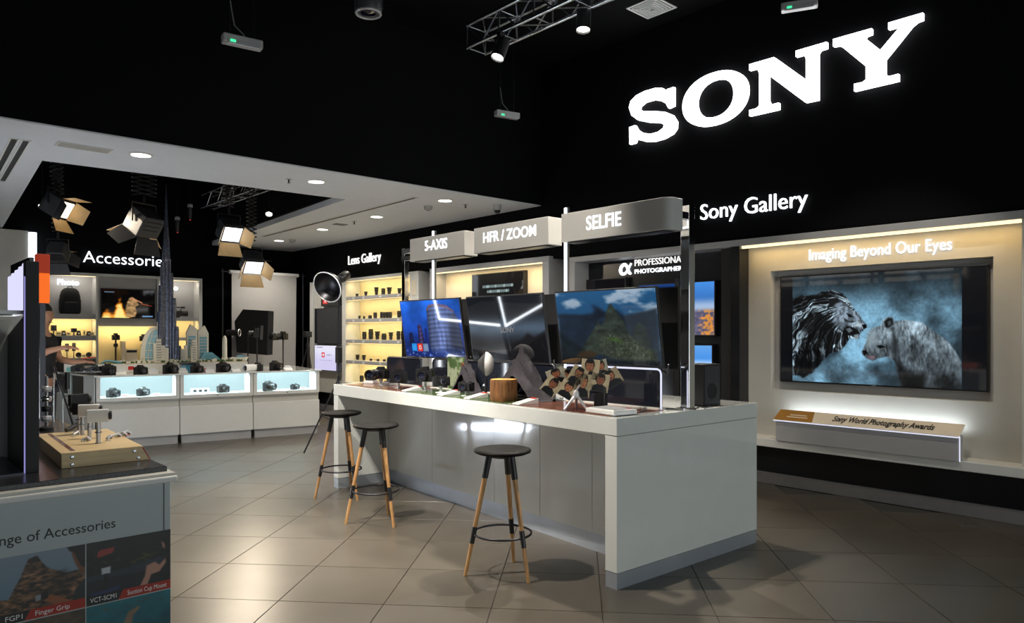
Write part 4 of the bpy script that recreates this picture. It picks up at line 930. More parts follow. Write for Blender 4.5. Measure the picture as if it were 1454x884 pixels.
for a_ in [(838, 524, .085, .095, R(-6), 2), (820, 533, .075, .085, R(-30), 3), (804, 537, .075, .085, R(-24), 4), (790, 534, .085, .075, R(20), 5), (783, 548, .075, .085, R(-38), 6), (806, 553, .08, .08, R(-30), 7), (853, 523, .07, .08, R(14), 8), (868, 537, .095, .08, R(30), 9), (852, 543, .085, .085, R(-10), 10), (827, 547, .075, .11, R(-8), 11)]:
    cardat(a_[0], a_[1], a_[2] * 1.38, a_[3] * 1.38, a_[4], a_[5], extra=-.02 * (a_[5] % 4))
p = onc(818, .13); t = thing('mini_tripod', 'small pale grey tabletop tripod beside the white tray', 'tripod', (p.x, p.y, ZT + .004))
MB().lathe([(.018, .075), (.022, .09), (.020, .115), (.012, .125)], 14).build('head', 'silver_plastic', t, smooth=40)
for k in range(3):
    a = R(-80) + k * 2 * math.pi / 3; MB().tube((.012 * math.cos(a), .012 * math.sin(a), .085), (.085 * math.cos(a), .085 * math.sin(a), .004), .011, .008, n=8).build('leg', 'silver_plastic', t, smooth=50)
MB().tube((0, 0, .12), (.0, -.03, .16), .006, n=8).build('stick', 'silver_plastic', t)
p = onc(866, .15); t = thing('white_tray', 'low white lit tray with a printed corner at the counter edge', 'tray', (p.x, p.y, ZT + .004), R(-8))
MB().box(-.085, .105, -.13, .13, 0, .030).build('tray', 'paper_white', t, bevel=.005); MB().box(-.07, .09, -.115, .115, .030, .033).build('glass_top', 'clear_acrylic', t); MB().box(.06, .085, -.11, -.07, .033, .0338).build('red_tab', 'print_red', t)
# speaker box at the back corner and loose cable
p = on(1001, 576); t = thing('speaker_box', 'black box loudspeaker on the back corner of the counter', 'speaker', (p.x + .05, p.y + .06, ZT), R(-3))
MB().box(-.10, .10, -.085, .085, 0, .285).build('cabinet', 'black_matte', t, bevel=.004); MB().box(-.085, .085, -.088, -.085, .015, .27).build('grille', 'dark_grey', t)
MB().lathe([(.055, 0), (.05, .004), (.02, -.0), (0, .002)], 20, T(0, -.088, .10, rx=R(90))).build('driver', 'dark_rubber', t)
cb = MB().path([(on(1008, 577).x, on(1008, 577).y, ZT + .005), (on(1000, 580).x, on(1000, 580).y, ZT + .005), (on(992, 578).x, on(992, 578).y, ZT + .005), (on(986, 582).x, on(986, 582).y, ZT + .005)], .004, n=6).build('loose_cable', 'black_plastic'); tag(cb, 'thin black cable lying beside the speaker box', 'cable')
cb = MB().path([(on(u, v).x, on(u, v).y, ZT + .008) for u, v in [(899, 578), (906, 576), (913, 579), (918, 583), (908, 586), (898, 584)]], .004, n=6).build('loose_cable', 'mid_grey'); tag(cb, 'thin grey cable coiled beside the white tray', 'cable')
# ================================================================== helpers for units given in room coordinates
def wb(root, x0, x1, y0, y1, z0, z1, nm, m_, bevel=0, par=None):
    l = root.location; return MB().box(x0 - l.x, x1 - l.x, y0 - l.y, y1 - l.y, z0 - l.z, z1 - l.z).build(nm, m_, par or root, bevel=bevel)
# ================================================================== lens cabinet on the right wall
lc = thing('lens_cabinet', 'tall white cabinet with five warm lit shelves of lenses', 'cabinet', (6.62, 9.4, .36))
XB = 6.94
wb(lc, 6.60, XB, 9.40, 13.08, 2.43, 2.48, 'top_band', 'white_satin', .004)
wb(lc, 6.60, XB, 9.40, 9.64, .36, 2.43, 'side_post', 'white_satin', .004); wb(lc, 6.60, XB, 11.69, 11.82, .36, 2.43, 'divider', 'white_satin', .004); wb(lc, 6.60, XB, 12.96, 13.08, .36, 2.43, 'side_post', 'white_satin', .004)
wb(lc, 6.90, XB, 9.64, 11.69, .60, 2.43, 'shelf_back_panel', 'shelf_back'); wb(lc, 6.66, XB, 11.82, 12.96, .36, 2.43, 'screen_bay_panel', 'pale_panel')
wb(lc, 6.60, XB, 9.64, 11.69, .36, .60, 'base_panel', 'white_satin')
SH = [2.147, 1.746, 1.374, 1.001, .609]
for k, z in enumerate(SH):
    if k < 4: wb(lc, 6.61, 6.90, 9.642, 11.688, z - .062, z, 'shelf', 'grey_frame', .002)
    zt = (2.43 if k == 0 else SH[k - 1] - .062)
    wb(lc, 6.63, 6.645, 9.65, 11.68, zt - .008, zt, 'light_strip', 'glow_gold')
    lamp('lens_shelf_lamp', 'AREA', (6.68, 10.66, zt - .012), 5.2, (1, .80, .40), target=(6.80, 10.66, zt - .3), shape='RECTANGLE', size=1.95, size_y=.05)
wb(lc, 6.592, 6.60, 9.46, 9.58, 2.10, 2.34, 'notice_card', 'cream_panel'); wb(lc, 6.592, 6.60, 9.48, 9.56, 1.9, 1.96, 'notice_card', 'gold_card')
def lens_mesh(r, h, style):
    pf = {'hood': [(r * .72, 0), (r * .74, h * .15), (r * .85, h * .2), (r * .85, h * .45), (r * .80, h * .48), (r * .9, h * .55), (r * .95, h * .72), (r * 1.3, h), (r * 1.2, h), (r * .85, h * .74)],
          'straight': [(r * .8, 0), (r * .85, h * .08), (r, h * .14), (r, h * .42), (r * .95, h * .45), (r * 1.02, h * .5), (r * 1.02, h * .84), (r * .96, h * .87), (r * 1.0, h), (r * .84, h), (r * .7, h * .9)],
          'short': [(r * .9, 0), (r, h * .2), (r, h * .7), (r * .92, h * .8), (r * .95, h), (r * .6, h * .98), (r * .5, h * .8)]}[style]
    return [('barrel', MB().lathe(pf, 18).mesh('barrel', 'black_plastic', 35)), ('focus_ring', MB().lathe([(r * 1.03, h * .5), (r * 1.06, h * .53), (r * 1.06, h * .64), (r * 1.03, h * .67)], 18, cap=False).mesh('focus_ring', 'dark_rubber')), ('mount_ring', MB().lathe([(r * .86, -.001), (r * .86, h * .06)], 18).mesh('mount_ring', 'aluminium', 40))]
LM = {}
def lens_at(u, sh, hz_, w_, style, lab):
    key = (round(hz_ / 5), round(w_ / 4), style)
    if key not in LM: LM[key] = lens_mesh(w_ * .00253 / 2, hz_ * .00253, style)
    y = P(440 + u / 4.653, 450, 'x', 6.76).y
    spawn('camera_lens', lab, 'lens', LM[key], (6.76, y, SH[sh] + .001), group='lenses on the lit shelves, shelf %d from the top' % (sh + 1))
rows = [[(312, 24, 20, 'hood'), (370, 34, 22, 'hood'), (440, 58, 26, 'hood'), (485, 46, 26, 'straight'), (525, 50, 28, 'hood'), (592, 38, 24, 'hood'), (625, 42, 26, 'straight')],
        [(328, 24, 18, 'hood'), (358, 20, 16, 'short'), (398, 24, 26, 'short'), (432, 42, 26, 'straight'), (473, 44, 20, 'straight'), (492, 42, 20, 'straight'), (511, 42, 20, 'straight'), (530, 42, 22, 'straight'), (590, 46, 22, 'straight'), (618, 40, 26, 'straight'), (640, 40, 22, 'straight')],
        [(360, 56, 30, 'straight'), (403, 74, 32, 'straight'), (446, 58, 30, 'hood'), (490, 44, 34, 'short'), (535, 52, 26, 'hood'), (585, 60, 26, 'straight'), (615, 60, 28, 'straight'), (640, 46, 24, 'hood')],
        [(315, 42, 22, 'hood'), (357, 42, 22, 'hood'), (403, 15, 20, 'short'), (450, 15, 20, 'short'), (492, 16, 20, 'short'), (530, 18, 20, 'short'), (575, 30, 22, 'hood'), (610, 34, 22, 'straight')],
        [(342, 46, 28, 'straight'), (420, 40, 26, 'straight'), (470, 44, 28, 'hood'), (520, 40, 26, 'straight'), (570, 44, 28, 'straight')]]
ORD = ['first', 'second', 'third', 'fourth', 'fifth', 'sixth', 'seventh', 'eighth', 'ninth', 'tenth', 'eleventh', 'twelfth']
nm_row = ['top', 'second', 'third', 'fourth', 'lowest']; st_ = {'hood': 'flared black lens with hood', 'straight': 'straight black lens barrel', 'short': 'short flat black lens'}
for k, rw in enumerate(rows):
    for j_, (u, h, w_, s_) in enumerate(rw): lens_at(u, k, h, w_, s_, st_[s_] + ', ' + ORD[j_] + ' from the screen bay on the ' + nm_row[k] + ' lit shelf')
for k in range(5):   # clear price holders on the shelf fronts
    for j in range(4):
        if k == 4: continue
        y = 9.95 + j * .48 + .07 * ((k * 3 + j) % 3); MB().box(6.604 - 6.62, 6.61 - 6.62, y - 9.4, y + .06 - 9.4, SH[k] - .05 - .36, SH[k] - .015 - .36).build('price_label', 'paper_white', lc)
def pale_logo(u, v):
    c = flat(u, (.82, .80, .94)); c = mixc(c, (.90, .90, .97), sst(.3, .9, v)); k = ((np.abs(u - .33) < .06) & (np.abs(v - .62) < .10)).astype(float); c = mixc(c, (.85, .15, .18), k)
    c = mixc(c, (.95, .9, .95), ((np.hypot((u - .33) * 1.6, v - .62) < .055)).astype(float)); c = mixc(c, (.55, .5, .65), ((np.abs(v - .62) < .03) & (np.abs(u - .55) < .10) & (np.sin(u * 180) > -.3)).astype(float) * .7)
    c = mixc(c, (.55, .52, .68), ((np.abs(v - .40) < .015) & (np.abs(u - .45) < .22) & (np.sin(u * 240) > -.2)).astype(float) * .6); c = mixc(c, (.3, .3, .42), ((np.abs(v - .92) < .015) & (np.abs(u - .2) < .12)).astype(float) * .6)
    return mixc(c, (.10, .10, .14), ((u > .82)).astype(float) * .85)
def black_red(u, v):
    c = flat(u, (.015, .015, .018)); c = mixc(c, (.85, .15, .12), ((np.abs(u - .22) < .12) & (np.abs(v - .5) < .32)).astype(float)); c = mixc(c, (.95, .92, .92), ((np.abs(u - .22) < .05) & (np.abs(v - .5) < .2)).astype(float) * .7)
    return mixc(c, (.9, .9, .9), ((np.abs(u - .56) < .16) & (np.abs(v - .42) < .12) & (np.sin(u * 120) > -.4)).astype(float))
sized_picture('bay_screen', 'small black screen with a red badge at the top of the lens cabinet bay', 12.60, 11.90, 2.01, 2.20, black_red, 6.608, 60, 30, 'screen')
sized_picture('bay_screen', 'switched off dark grey screen in the lens cabinet bay', 12.86, 11.84, 1.30, 1.955, lambda u, v: mixc(flat(u, (.10, .10, .11)), (.15, .16, .2), sst(.06, .02, np.hypot(u - .5, v - .5))), 6.608, 20, 20, 'screen')
sized_picture('bay_screen', 'pale lavender screen with a red badge low in the lens cabinet bay', 12.86, 11.84, .79, 1.255, pale_logo, 6.608, 110, 60, 'screen')

# ================================================================== accessory shelving on the far wall
YF, YB = 13.70, 13.985
ac = thing('accessory_cabinet', 'wide white cabinet with warm lit accessory shelves on the far wall', 'cabinet', (2.2, YF, 0))
wb(ac, 2.2, 4.76, YF - .02, YB, 2.45, 2.50, 'top_band', 'white_satin', .004); wb(ac, 2.2, 2.33, YF - .02, YB, 0, 2.45, 'side_post', 'white_satin', .004); wb(ac, 4.70, 4.76, YF - .02, YB, 0, 2.45, 'side_post', 'white_satin', .004)
wb(ac, 3.015, 3.05, YF - .02, YB, .95, 2.45, 'divider', 'white_satin', .003); wb(ac, 3.98, 4.02, YF - .02, YB, .95, 2.45, 'divider', 'white_satin', .003)
wb(ac, 2.33, 4.70, YF, YB, 0, .95, 'base_cabinet', 'white_satin')
wb(ac, 2.33, 3.015, 13.96, YB, .95, 2.45, 'back_panel', 'grey_frame'); wb(ac, 4.02, 4.70, 13.96, YB, .95, 2.45, 'back_panel', 'grey_frame')
wb(ac, 3.05, 3.98, 13.74, YB, 1.61, 2.45, 'television_panel', 'grey_frame'); wb(ac, 3.05, 3.98, 13.96, YB, .95, 1.61, 'back_panel', 'shelf_back')
for z0, z1 in ((1.727, 1.81), (1.369, 1.452)): wb(ac, 2.332, 3.013, YF, 13.96, z0, z1, 'shelf', 'grey_frame', .002); wb(ac, 4.022, 4.698, YF, 13.96, z0 - .01, z1 - .04, 'shelf', 'grey_frame', .002)
for x0, x1 in ((2.34, 3.01), (4.03, 4.69)):
    wb(ac, x0, x1, 13.955, 13.96, .96, 1.72, 'yellow_back', 'shelf_back')
    for zt in (1.725, 1.367):
        wb(ac, x0, x1, 13.72, 13.73, zt - .006, zt, 'light_strip', 'glow_gold'); lamp('accessory_shelf_lamp', 'AREA', ((x0 + x1) / 2, 13.78, zt - .012), 2.0, (1, .76, .36), target=((x0 + x1) / 2, 13.88, zt - .25), shape='RECTANGLE', size=.62, size_y=.05)
    wb(ac, x0 + .01, x1, 13.70, 13.71, 2.438, 2.447, 'light_strip', 'glow_warm'); lamp('accessory_niche_lamp', 'AREA', ((x0 + x1) / 2, 13.74, 2.435), 1.5, (1, .9, .75), target=((x0 + x1) / 2, 13.86, 2.1), shape='RECTANGLE', size=.6, size_y=.04)
wb(ac, 3.06, 3.97, 13.72, 13.73, 1.60, 1.607, 'light_strip', 'glow_gold'); lamp('accessory_cavity_lamp', 'AREA', (3.515, 13.79, 1.595), 3.2, (1, .74, .34), target=(3.515, 13.9, 1.3), shape='RECTANGLE', size=.86, size_y=.05)
text_obj('lettering', 'Photo', 'glow_text', ac, (2.50 - 2.2, 13.95 - YF, 2.30), (1, 0, 0), (0, 0, 1), width=.315, height=.095, depth=.02, bold=.015)
text_obj('lettering', 'Video', 'glow_text', ac, (4.08 - 2.2, 13.95 - YF, 2.28), (1, 0, 0), (0, 0, 1), width=.33, height=.095, depth=.02, bold=.015)
def firepic(u, v):
    c = flat(u, (.02, .015, .012)); c = mixc(c, (.16, .06, .02), sst(.5, .75, fbm(u * 4, v * 4, 101, 4)) * sst(.4, .9, v) * .5)
    n = fbm(u * 9, v * 7, 102, 4); hgt = .16 + .52 * np.exp(-((u - .33) / .085) ** 2) + .18 * np.exp(-((u - .10) / .09) ** 2) + .12 * np.exp(-((u - .46) / .06) ** 2)
    fl_ = sst(0, .25, hgt * (.6 + .9 * n) - v) * sst(.58, .50, u) * sst(0.0, .04, u); c = mixc(c, (.95, .50, .06), fl_); c = mixc(c, (1, .92, .55), sst(.12, .38, hgt * (.6 + .9 * n) - v) * sst(.55, .48, u))
    b = fbm(u * 16, v * 16, 103, 4); m = pmask(u, v, [(.45, .02), (.44, .30), (.47, .55), (.52, .72), (.58, .74), (.66, .62), (.70, .48), (.63, .40), (.66, .20), (.62, .04)], .02); c = c * (1 - m[..., None]) + np.stack([.25 + .75 * b, .18 + .62 * b, .10 + .45 * b], -1) * m[..., None]
    m = pmask(u, v, [(.55, .74), (.62, .68), (.76, .56), (.76, .52), (.64, .62), (.56, .66)], .012); c = mixc(c, (.80, .55, .40), m); m = pmask(u, v, [(.72, .54), (.95, .44), (.95, .42), (.74, .49)], .008); c = mixc(c, (.55, .22, .12), m)
    c = mixc(c, (.5, .6, .7), ((np.abs(v - .90) < .02) & (np.abs(u - .14) < .09)).astype(float) * .7); return mixc(c, (.5, .7, .9), ((np.abs(v - .06) < .02) & (np.abs(u - .86) < .10)).astype(float) * .8)
t = thing('shelf_television', 'television showing a figure among orange flames, in the far cabinet', 'television', (3.52, 13.70, 1.745))
MB().box(-.43, .43, 0, .038, 0, .51).build('casing', 'black_plastic', t, bevel=.003); picture('picture', t, (-.42, -.0012, .01), (1, 0, 0), (0, 0, 1), .84, .49, 150, 90, firepic)
# backpack
t = thing('backpack', 'black camera backpack under the lit Photo lettering', 'backpack', (2.66, 13.82, 1.812))
m_ = MB(); vs = []
for z, w_, d_ in [(0, .13, .07), (.02, .15, .085), (.15, .155, .09), (.30, .145, .085), (.38, .125, .07), (.42, .09, .05), (.435, .05, .03)]:
    for k in range(20):
        a = 2 * math.pi * k / 20; c_, s_ = math.cos(a), math.sin(a); vs.append((w_ * math.copysign(abs(c_) ** .55, c_), d_ * math.copysign(abs(s_) ** .55, s_), z))
m_.add(vs, [(i * 20 + k, i * 20 + (k + 1) % 20, (i + 1) * 20 + (k + 1) % 20, (i + 1) * 20 + k) for i in range(6) for k in range(20)] + [tuple(range(120, 140)), tuple(range(20))[::-1]]).build('bag', 'black_cloth', t, smooth=60)
MB().box(-.10, .10, -.115, -.075, .03, .20).build('front_pocket', 'dark_cloth', t, bevel=.02); MB().path([(-.03, 0, .42), (-.03, 0, .46), (.03, 0, .46), (.03, 0, .42)], .008, n=6).build('handle', 'dark_cloth', t)
for s_ in (-1, 1): MB().box(s_ * .145 - .012, s_ * .145 + .012, -.03, .03, .05, .24).build('side_strap', 'dark_cloth', t, bevel=.005)
# small boxed accessories and gadgets on the warm shelves
def gadget(x, z, w_, h, kind, lab, grp='accessories on the warm lit far shelves'):
    t = thing({'box': 'accessory_box', 'cam': 'action_camera', 'charger': 'charger', 'disc': 'lens_filter'}[kind], lab, {'box': 'box', 'cam': 'camera', 'charger': 'charger', 'disc': 'filter'}[kind], (x, 13.84, z), group=grp)
    if kind == 'box': MB().box(-w_ / 2, w_ / 2, -.03, .03, 0, h).build('carton', 'box_yellow', t, bevel=.002); MB().box(-w_ * .4, w_ * .4, -.032, -.03, h * .3, h * .7).build('label_print', 'mid_grey', t)
    elif kind == 'cam': MB().box(-w_ / 2, w_ / 2, -.025, .025, h * .45, h).build('body', 'black_plastic', t, bevel=.004); MB().tube((0, 0, 0), (0, 0, h * .46), w_ * .12, n=8).build('stem', 'dark_metal', t); MB().lathe([(w_ * .3, 0), (w_ * .3, .006)], 14).build('foot', 'dark_metal', t); MB().lathe([(w_ * .28, 0), (w_ * .26, .02)], 14, T(0, -.025, h * .72, rx=R(90))).build('lens', 'lens_glass', t)
    elif kind == 'charger': MB().prism([(-w_ / 2, 0), (w_ / 2, 0), (w_ * .3, h), (-w_ * .3, h)], -.03, .03, 'xz').build('block', 'black_plastic', t, bevel=.004); MB().box(-w_ * .2, w_ * .2, -.033, -.03, h * .3, h * .6).build('label_print', 'silver_plastic', t)
    else: MB().torus(w_ * .4, w_ * .1, 24, 8, T(0, 0, w_ * .5, rx=R(90))).build('ring', 'black_plastic', t, smooth=50); MB().lathe([(0, -.002), (w_ * .33, -.002), (w_ * .33, .002), (0, .002)], 20, T(0, 0, w_ * .5, rx=R(90)), cap=False).build('glass', 'lens_glass', t)
Z2, Z3 = 1.453, 1.08
for (x, w_, h, kd, lb) in [(2.43, .08, .17, 'cam', 'tall black gadget at the start of the upper warm shelf'), (2.50, .06, .07, 'box', 'pale carton beside the tall black gadget'), (2.57, .07, .08, 'charger', 'black cone shaped charger between pale cartons'), (2.64, .05, .06, 'box', 'small pale carton in the middle of the upper warm shelf'), (2.72, .08, .12, 'cam', 'black gadget on a stem in the middle of the upper warm shelf'), (2.79, .07, .08, 'charger', 'black charger beside the middle gadget'), (2.87, .03, .10, 'box', 'thin upright carton on the upper warm shelf'), (2.94, .08, .07, 'charger', 'wide black charger near the shelf end'), (2.985, .05, .06, 'box', 'pale carton at the end of the upper warm shelf')]: gadget(x, Z2, w_, h, kd, lb)
wb(ac, 2.332, 3.013, YF, 13.96, 1.06, 1.08, 'shelf', 'grey_frame', .002); wb(ac, 4.022, 4.698, YF, 13.96, 1.06, 1.08, 'shelf', 'grey_frame', .002)
for (x, w_, h, kd, lb) in [(2.62, .05, .24, 'cam', 'slim black gadget on the lower warm shelf'), (2.72, .05, .25, 'cam', 'second slim black gadget on the lower warm shelf'), (2.79, .09, .09, 'disc', 'round dark filter ring on the lower warm shelf'), (2.94, .09, .09, 'disc', 'round dark filter ring at the lower shelf end'), (2.86, .06, .06, 'box', 'pale carton between two filter rings'), (2.45, .09, .09, 'disc', 'round dark filter ring near the person')]: gadget(x, Z3, w_, h, kd, lb)
for (x, z, w_, h, kd, lb) in [(4.12, Z2 - .04, .08, .10, 'cam', 'small black video gadget beside the tower model'), (4.30, Z2 - .04, .06, .08, 'box', 'pale carton under the camcorder'), (4.45, Z3, .09, .09, 'disc', 'round dark filter ring in the video bay')]: gadget(x, z, w_, h, kd, lb, 'accessories in the video bay')
# camcorder under "Video"
t = thing('camcorder', 'black shoulder camcorder on the video shelf', 'camcorder', (4.34, 13.82, 1.772), R(8))
MB().box(-.13, .10, -.05, .05, .03, .13).build('body', 'black_plastic', t, bevel=.01); MB().lathe([(.045, 0), (.05, .09), (.055, .10)], 18, T(.10, 0, .08, ry=R(90))).build('lens', 'black_plastic', t, smooth=40)
MB().path([(-.10, 0, .13), (-.10, 0, .19), (.11, 0, .19), (.08, 0, .13)], .011, n=8).build('handle', 'dark_metal', t, smooth=50); MB().box(.10, .16, -.02, .02, .175, .205).build('microphone', 'dark_rubber', t, bevel=.005); MB().box(-.08, .05, -.04, .04, 0, .03).build('base_block', 'dark_metal', t)
# cameras on posts and white blocks in the cavity
for (x, h, lb) in [(3.35, .42, 'camera on a grip post in the warm cabinet cavity'), (3.79, .40, 'camera with flash on a grip post in the warm cabinet cavity')]:
    t = thing('post_camera', lb, 'camera', (x, 13.83, .952)); MB().lathe([(.05, 0), (.05, .01), (.014, .02), (.014, h)], 14).build('post', 'dark_metal', t, smooth=40); MB().box(-.06, .06, -.035, .035, h, h + .09).build('body', 'black_plastic', t, bevel=.008)
    MB().lathe([(.04, 0), (.035, .07)], 16, T(0, -.03, h + .045, rx=R(75))).build('lens', 'black_plastic', t, smooth=40)
    MB().box(-.03, .03, -.02, .03, h + .09, h + (.22 if h > .45 else .12)).build('flash', 'black_plastic', t, bevel=.006); MB().box(-.03, .03, -.03, .03, h - .12, h - .06).build('grip', 'black_plastic', t, bevel=.005)
for (x, w_, h, lb) in [(3.47, .07, .40, 'tall narrow pale carton in the cabinet cavity'), (3.60, .18, .26, 'pale stacked carton with a black top bar in the cabinet cavity')]:
    t = thing('display_carton', lb, 'carton', (x, 13.86, .952)); MB().box(-w_ / 2, w_ / 2, -.05, .05, 0, h).build('carton', 'beige_card', t, bevel=.003); MB().box(-w_ * .45, w_ * .45, -.053, -.05, h - .06, h - .02).build('bar_print', 'print_black' if w_ > .1 else 'beige_card', t)

# white wall panel with a bright edge, left of the far cabinet
t = thing('white_wall_panel', 'tall pale wall panel with a bright vertical light edge', 'wall panel', (.4, 13.8, 0)); xe = P(47, 350, 'y', 13.78).x
MB().box(0, xe - .06 - .4, 0, .17, 0, 3.14).build('panel', 'white_satin', t, bevel=.004); MB().box(xe - .05 - .4, xe + .05 - .4, -.02, .15, 0, 3.12).build('light_edge', 'glow_cool', t)

# ================================================================== display table with lit glass cases
TO = Vector((2.283, 10.37, 0)); TRZ = R(-9.9); TL, TD = 2.9, 1.62
tb = thing('display_table', 'large white display table with blue white lit glass cases along its sides', 'display table', TO, TRZ)
TM = Matrix.Translation(TO) @ Matrix.Rotation(TRZ, 4, 'Z')
MB().prism([(-.02, -.02), (TL + .03, -.02), (TL + .03, TD), (-.48, TD)], .925, .945).build('top_slab', 'white_gloss', tb, bevel=.003)
MB().box(.36, TL - .02, .36, TD - .02, .10, .925).build('core', 'white_satin', tb)
us = [0, .985, 1.945, TL]
for i in range(3):
    x0, x1 = us[i] + .004, us[i + 1] - .004
    c = MB().box(x0, x1, 0, .36, .61, .655).build('case_floor', 'white_satin', tb)
    MB().box(x0, x0 + .045, 0, .36, .655, .925).build('case_post', 'white_satin', tb); MB().box(x1 - .045, x1, 0, .36, .655, .925).build('case_post', 'white_satin', tb)
    MB().box(x0 + .045, x1 - .045, .35, .36, .655, .925).build('case_back', 'glow_case', tb)
    MB().box(x0 + .045, x1 - .045, .006, .011, .657, .923).build('glass_pane', 'clear_glass', tb)
    MB().box(x0, x1, .05, .36, .50, .61).build('recess_panel', 'pale_panel', tb)
    d_ = MB().box(x0, x1, .0, .36, .12, .50).build('drawer', 'white_satin', tb, bevel=.003)
    MB().lathe([(.008, 0), (.008, .004)], 10, T((x0 + x1) / 2, 0, .632, rx=R(90))).build('lock', 'dark_metal', tb)
    MB().box(x0 + .02, x1 - .02, .03, .36, 0, .118).build('kick', 'grey_frame', tb)
    pl = TM @ Vector(((x0 + x1) / 2, .12, .918)); pt_ = TM @ Vector(((x0 + x1) / 2, .20, .6))
    lamp('case_lamp', 'AREA', pl, 12.0, (.72, .95, 1.0), target=pt_, shape='RECTANGLE', size=.8, size_y=.06)
SM = Matrix.Rotation(R(16.3), 4, 'Z')    # the side wing runs off at an angle
for i in range(2):   # side cases
    y0, y1 = .40 + i * .60, .98 + i * .60
    MB().box(0, .30, y0, y1, .61, .655, SM).build('case_floor', 'white_satin', tb); MB().box(0, .30, y0, y0 + .04, .655, .925, SM).build('case_post', 'white_satin', tb); MB().box(0, .30, y1 - .04, y1, .655, .925, SM).build('case_post', 'white_satin', tb)
    MB().box(.10, .11, y0 + .04, y1 - .04, .655, .925, SM).build('case_back', 'glow_case', tb); MB().box(.006, .011, y0 + .04, y1 - .04, .657, .923, SM).build('glass_pane', 'clear_glass', tb)
    MB().box(0, .30, y0, y1, .12, .61, SM).build('drawer', 'white_satin', tb, bevel=.003); MB().box(.03, .30, y0 + .02, y1 - .02, 0, .118, SM).build('kick', 'grey_frame', tb)
    lamp('case_lamp', 'AREA', TM @ SM @ Vector((.055, (y0 + y1) / 2, .918)), 3.0, (.72, .95, 1.0), target=TM @ SM @ Vector((.056, (y0 + y1) / 2, .6)), shape='SQUARE', size=.06)
MB().box(0, .012, .03, .40, .12, .925, SM @ T(-.012, .0, 0)).build('corner_panel', 'white_satin', tb)
ZD = .945
def tl(u, depth_y): # table-local x of picture column u at table depth depth_y
    d = ray(u, 472); inv = TM.inverted(); o = inv @ Vector((0, 0, 0)); dd = inv.to_3x3() @ Vector((d[0], d[1], 0)); k_ = (depth_y - o.y) / dd.y; return o.x + dd.x * k_
# cameras in the glass cases
for k, (u, v, pr_s, lb) in enumerate([(160, 561, CAM, 'black camera in the first lit case, next to the left side case'), (202, 560, CAM, 'black camera in the first lit case, nearer the middle case'), (316, 554.5, CAM, 'black camera in the middle lit case'), (380, 551, CAM_BIG, 'black camera in the last lit case, near the middle case'), (418, 550, CAM_SMALL, 'small black camera in the last lit case')]):
    p = TM @ Vector((tl(u, .14), .14, 0)); spawn('camera', lb, 'camera', pr_s, (p.x, p.y, .656), R([-60, -55, -70, -55, -60][k]), 'cameras in the lit glass cases', scale=1.3)
p = TM @ Vector((tl(284, .12), .12, .656)); t = thing('info_card', 'white card with three dark squares in the middle lit case', 'card', p, TRZ, rot=(R(-14), 0, TRZ))
MB().box(-.12, .12, -.004, .004, 0, .075).build('card', 'clear_acrylic', t)
for k in range(3): MB().box(-.085 + k * .07, -.045 + k * .07, -.006, -.004, .022, .055).build('print_square', 'print_black', t)
for k, (u, v) in enumerate([(178, 562), (222, 561.5), (430, 551)]):
    p = TM @ Vector((tl(u, .10), .10, .656)); t = thing('price_card', ['small white price card in the first lit case beside the first camera', 'small white price card in the first lit case beside the second camera', 'small white price card in the last lit case'][k], 'card', p, rot=(R(-25), 0, TRZ)); MB().box(-.045, .045, -.003, .003, 0, .035).build('card', 'paper_white', t); MB().box(-.035, .035, -.0045, -.003, .012, .022).build('print_line', 'print_red', t)
# cameras and white cradles on the table top
def ont(u, dy, z=None): q_ = TM @ Vector((tl(u, dy), dy, 0)); return Vector((q_.x, q_.y, ZD if z is None else z))
def onside(u, dx): # on the side wing: table-local x fixed
    d = ray(u, 472); W_ = TM @ SM; inv = W_.inverted(); o = inv @ Vector((0, 0, 0)); dd = inv.to_3x3() @ Vector((d[0], d[1], 0)); k_ = (dx - o.x) / dd.x; q_ = W_ @ Vector((dx, o.y + dd.y * k_, 0)); return Vector((q_.x, q_.y, ZD))
for k, (u, dy, yaw, pr_s, lb) in enumerate([(153, .22, -75, CAM_BIG, 'black camera on the display table corner above the side case'), (199, .20, -70, CAM, 'black camera on the display table before the sail shaped model'), (241, .20, -70, CAM_BIG, 'black camera on the display table before the tallest tower model'), (279, .18, -72, CAM, 'black camera on the display table beside the blue pool box'), (316, .18, -72, CAM_BIG, 'black camera on the display table before the rounded obelisk model'), (390, .20, -60, CAM_BIG, 'black camera on the display table beyond the white telephoto')]):
    p = ont(u, dy); spawn('camera', lb, 'camera', pr_s, p, R(yaw), 'cameras on the display table top', scale=1.3)
    p = ont(u + 19, dy - .06); t = thing('price_cradle', 'white price cradle beside ' + lb.replace('black camera ', 'the camera '), 'price stand', p, TRZ, 'white price cradles on the display table')
    MB().prism([(-.05, .006), (.05, .045), (.05, 0), (-.05, 0)], -.06, .06, 'yz').build('block', 'paper_white', t, bevel=.003); MB().box(-.04, .04, -.002, .002, .04, .07, T(0, .03, 0)).build('card', 'clear_acrylic', t)
for u, dx, yaw, pr_s, lb in [(135, .12, -120, CAM, 'black camera on the side wing nearest the table corner'), (122, .12, -110, CAM_SMALL, 'small black camera on the side wing of the table'), (110, .10, -100, CAM, 'black camera on the side wing nearer the teal case')]:
    spawn('camera', lb, 'camera', pr_s, onside(u, dx), R(yaw), 'cameras on the display table top', scale=1.3)
spawn('camera', 'black camera with a long white telephoto lens on the display table', 'camera', CAM_WHITE, ont(366, .20), R(200), 'cameras on the display table top', scale=1.3)
